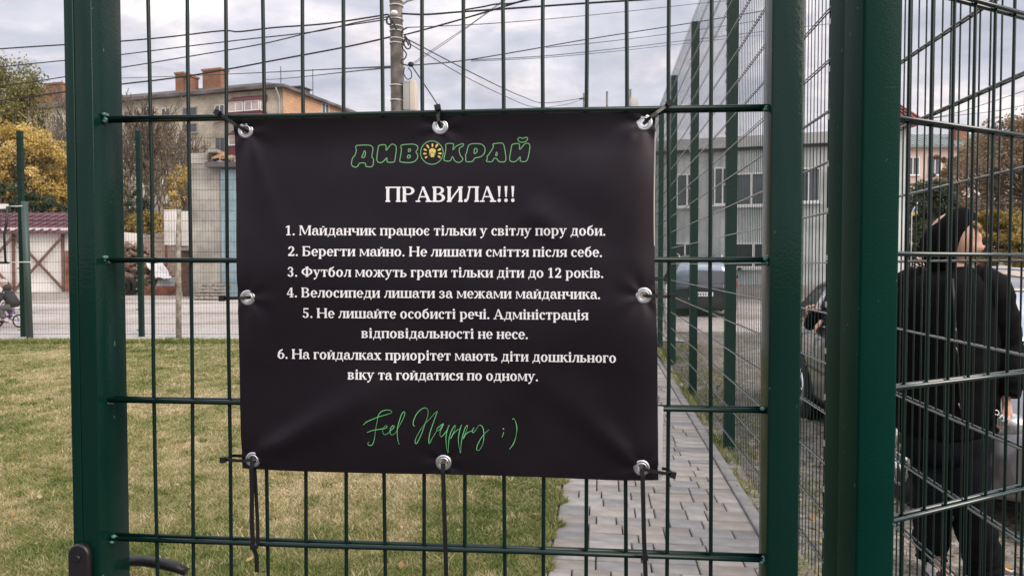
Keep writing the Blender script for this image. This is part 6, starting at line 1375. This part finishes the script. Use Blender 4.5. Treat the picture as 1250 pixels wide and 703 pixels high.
# passenger in the car whose hand rests on the window frame
pas = thing('person', 'mostly hidden person in dark jacket with a hand on the car window edge', 'person', (3.14, 7.2, .3))
cc = at(1022, 352, 6.45)
hh = at(992, 377, 7.0); SH = Vector((.19, .75, 0))
bd = skin('body', [q_ if k_ == 6 else q_ + SH for k_, q_ in enumerate([Vector((2.95, 6.5, .45)), Vector((2.97, 6.5, .85)), Vector((2.98, 6.45, 1.03)), Vector((2.98, 6.42, 1.16)), Vector((2.80, 6.4, .93)), Vector((2.66, 6.3, .84)), hh + Vector((.06, .02, -.01)), Vector((3.15, 6.5, .93)), Vector((3.2, 6.3, .75)), Vector((3.1, 6.1, .7)), Vector((2.9, 6.1, .45)), Vector((2.9, 6.0, .1)), Vector((3.1, 6.1, .45)), Vector((3.1, 6.0, .1))])],
          [(0,1),(1,2),(2,3),(1,4),(4,5),(5,6),(1,7),(7,8),(8,9),(0,10),(10,11),(0,12),(12,13)], [.13, .13, .055, .06, .06, .045, .028, .06, .045, .028, .08, .05, .08, .05], 2, M['skin'], pas)
jk = MB(); jk.loft([oval((3.15, 7.25, z), rx, ry, 0, 20) for z, rx, ry in ((.42, .18, .14), (.6, .20, .15), (.8, .21, .15), (.93, .19, .13), (1.0, .10, .09), (1.04, .07, .07))]); sleeve(jk, [Vector((2.86, 6.45, .93))+SH, Vector((2.78, 6.4, .92))+SH, Vector((2.66, 6.3, .85))+SH, hh + Vector((.05, .02, -.012))], [.08, .08, .065, .045], 14, 4, .005, 3); jk.build('jacket', M['coat'], pas)
hm = MB(); head_mesh(hm, Vector((3.17, 7.15, 1.18)), Matrix.Rotation(R(-100), 3, 'Z'), .95); hm.build('head', M['skin'], pas)
hm = MB(); hm.ell((3.17, 7.18, 1.215), (.088, .095, .10), 16, 10); hm.build('hair', M['hood'], pas)
hd2 = MB()
for vs_, fs_ in hand_data(hh + Vector((.045, .01, -.004)), (-1, -.15, 0.05), (0, -.5, .9), (0, -.4, -1), 1.1, 1.0): hd2.add(vs_, fs_, True)
hd2.build('hand', M['skin'], pas)
hd2 = MB()
for vs_, fs_ in hand_data(at(1001, 394, 6.9), (-.6, -.3, -.7), (0, -.8, .4), (-.5, -.3, -.6), 1.0, .7): hd2.add(vs_, fs_, True)
hd2.build('hand', M['skin'], pas)

# ------------------------------------------------------------------ scooter by the dark car
q = gnd(890, 383, 0); sc = thing('motor_scooter', 'black motor scooter standing right of the dark blue estate car', 'scooter', (q.x, q.y, 0)); ox, oy = q.x, q.y
w = MB(); w.torus((ox, oy, .26), (1, .1, 0), .20, .06, 20, 8); w.build('wheel', M['rubber'], sc)
w = MB(); w.torus((ox+.1, oy+1.2, .26), (1, .1, 0), .20, .06, 20, 8); w.build('wheel', M['rubber'], sc)
w = MB(); w.loft([oval((ox, oy+dy, z), rx, .06, 0, 14) for z, rx, dy in ((.42, .07, 0), (.55, .17, .05), (.8, .20, .1), (.98, .12, .14))]); w.build('front_shield', M['plastic'], sc)
w = MB(); w.loft([oval((ox+.05, oy+y_, .62), .15, .3, 0, 14) for y_ in (.9,)] + [oval((ox+.05, oy+.9, .80), .13, .28, 0, 14)]); w.build('seat', M['black'], sc)
w = MB(); w.tube([(ox-.34, oy+.2, 1.06), (ox-.15, oy+.12, 1.0), (ox, oy+.1, .98), (ox+.15, oy+.12, 1.0), (ox+.34, oy+.2, 1.06)], .02, 8); w.build('handlebar', M['black'], sc)
for s in (-1, 1): w = MB(); w.tube([(ox+s*.25, oy+.14, 1.03), (ox+s*.30, oy+.1, 1.25)], .01, 5); w.ell((ox+s*.32, oy+.1, 1.30), (.07, .02, .05), 10, 6); w.build('mirror', M['black'], sc)
w = MB(); w.tube([(ox, oy, .26), (ox, oy+.1, .6)], .035, 8); w.tube([(ox, oy+.1, .3), (ox+.05, oy+.9, .35)], .09, 8); w.build('frame', M['plastic'], sc)

# ------------------------------------------------------------------ child on a bicycle
YK = 16.6; kg = gnd(24, 399.6, 0.004); YK = kg.y; KX = lambda u: at(u, 390, YK).x; KZ = lambda v: at(12, v, YK).z
bk = thing('bicycle', 'small purple childs bicycle with white tyres on the yard', 'bicycle', (KX(13), YK, 0)); M['purple'] = mat('purple_paint', (0.22, 0.16, 0.42), rough=.35)
rw_, fw_ = Vector((KX(23.5), YK, .155)), Vector((KX(-4), YK, .155)); bb_ = Vector((KX(12), YK, .19)); st = Vector((KX(17.5), YK, .42)); hb = Vector((KX(1), YK, .47))
for c in (rw_, fw_):
    w = MB(); w.torus(c, (0,1,0), .135, .020, 26, 8); wl = w.build('wheel', M['rubber'] if c is rw_ else M['rubber'], bk)
    w = MB(); w.torus(c, (0,1,0), .112, .010, 26, 6)
    for k in range(12): a = 2*math.pi*k/12; w.tube([c, c + Vector((.11*math.cos(a), 0, .11*math.sin(a)))], .002, 3, False)
    w.build('rim', M['wframe'], wl)
w = MB()
for a, b_ in ((rw_, bb_), (rw_, st-Vector((0,0,.05))), (bb_, st), (bb_, hb-Vector((0,0,.08))), (st-Vector((0,0,.1)), hb-Vector((0,0,.04))), (hb, fw_)): w.tube([a, b_], .014, 8)
w.build('frame', M['purple'], bk)
w = MB(); w.ell(st + Vector((.02, 0, .02)), (.09, .05, .03), 12, 6); w.build('saddle', M['wframe'], bk)
w = MB(); w.tube([hb + Vector((.05, -.2, .1)), hb + Vector((0, -.08, .09)), hb, hb + Vector((0, .08, .09)), hb + Vector((.05, .2, .1))], .011, 6); w.build('handlebar', M['black'], bk)
w = MB(); w.obox(bb_ + Vector((-.02, -.09, -.06)), (1,0,0), (0,1,0), (0,0,1), .035, .03, .01); w.build('pedal', M['black'], bk)
w = MB(); w.obox(bb_ + Vector((.02, .09, .06)), (1,0,0), (0,1,0), (0,0,1), .035, .03, .01); w.build('pedal', M['black'], bk)
for c in (rw_, fw_): w = MB(); w.tube([c + Vector((.16*math.cos(a), 0, .16*math.sin(a))) for a in [R(20+14*k) for k in range(10)]], .018, 5); w.build('mudguard', M['wframe'], bk)
kid = thing('person', 'child in dark hooded jacket and pale cap riding the small purple bicycle', 'person', (KX(14), YK, 0))
hip = Vector((KX(17), YK, .50)); ch_ = Vector((KX(10.5), YK, .74)); nk = Vector((KX(7), YK, .86)); hk = Vector((KX(5), YK, .95)); shl = Vector((KX(9), YK-.10, .78)); shr = Vector((KX(9), YK+.10, .78))
el, er = Vector((KX(6), YK-.17, .64)), Vector((KX(6), YK+.17, .64)); hl_, hr_ = hb + Vector((.04, -.17, .11)), hb + Vector((.04, .17, .11))
kl, kr = Vector((KX(5), YK-.09, .44)), Vector((KX(6), YK+.09, .50)); al, ar_ = Vector((KX(7.5), YK-.09, .18)), Vector((KX(10), YK+.09, .28))
skin('body', [hip, ch_, nk, hk, shl, el, hl_, shr, er, hr_, hip+Vector((0,-.06,-.02)), kl, al, al+Vector((-.09,0,-.03)), hip+Vector((0,.06,-.02)), kr, ar_, ar_+Vector((-.09,0,-.03))], [(0,1),(1,2),(2,3),(1,4),(4,5),(5,6),(1,7),(7,8),(8,9),(0,10),(10,11),(11,12),(12,13),(0,14),(14,15),(15,16),(16,17)], [.085,.085,.038,.045,.042,.030,.018,.042,.030,.018,.06,.042,.028,.022,.06,.042,.028,.022], 2, M['skin'], kid)
hm = MB(); head_mesh(hm, hk + Vector((0,0,.04)), Matrix.Rotation(R(175), 3, 'Z'), .86); hm.build('head', M['skin'], kid)
w = MB(); w.ell(hk + Vector((0,0,.075)), (.092, .082, .075), 16, 10); w.build('cap', mat('pale_cap', (.45, .43, .38), .9), kid)
w = MB(); w.ell(hk + Vector((.085, 0, -.055)), (.085, .09, .075), 16, 10); w.loft([[c + Vector((a*math.cos(t)*.9 , b_*math.sin(t), a*math.cos(t)*.5)) for t in [2*math.pi*k/18 for k in range(18)]] for c, a, b_ in ((hip+Vector((.03,0,-.03)), .10, .11), (hip+Vector((0,0,.05)), .125, .13), (ch_, .12, .14), (nk, .06, .07))])
sleeve(w, [shl, el, hl_+Vector((.03,0,.0))], [.062, .052, .038], 12, 4, .004, 5); sleeve(w, [shr, er, hr_+Vector((.03,0,.0))], [.062, .052, .038], 12, 4, .004, 6); w.build('jacket', mat('dark_grey_jacket', (.035, .03, .034), .8), kid)
w = MB(); sleeve(w, [hip+Vector((0,-.06,-.02)), kl, al+Vector((0,0,.03))], [.085, .065, .045], 12, 4, .004, 7); sleeve(w, [hip+Vector((0,.06,-.02)), kr, ar_+Vector((0,0,.03))], [.085, .065, .045], 12, 4, .004, 8); w.build('trousers', mat('grey_trousers', (.12, .12, .125), .85), kid)
for a in (al, ar_): w = MB(); w.ell(a + Vector((-.045, 0, -.035)), (.085, .035, .035), 12, 6); w.build('shoe', M['black'], kid)
bpy.context.view_layer.update()
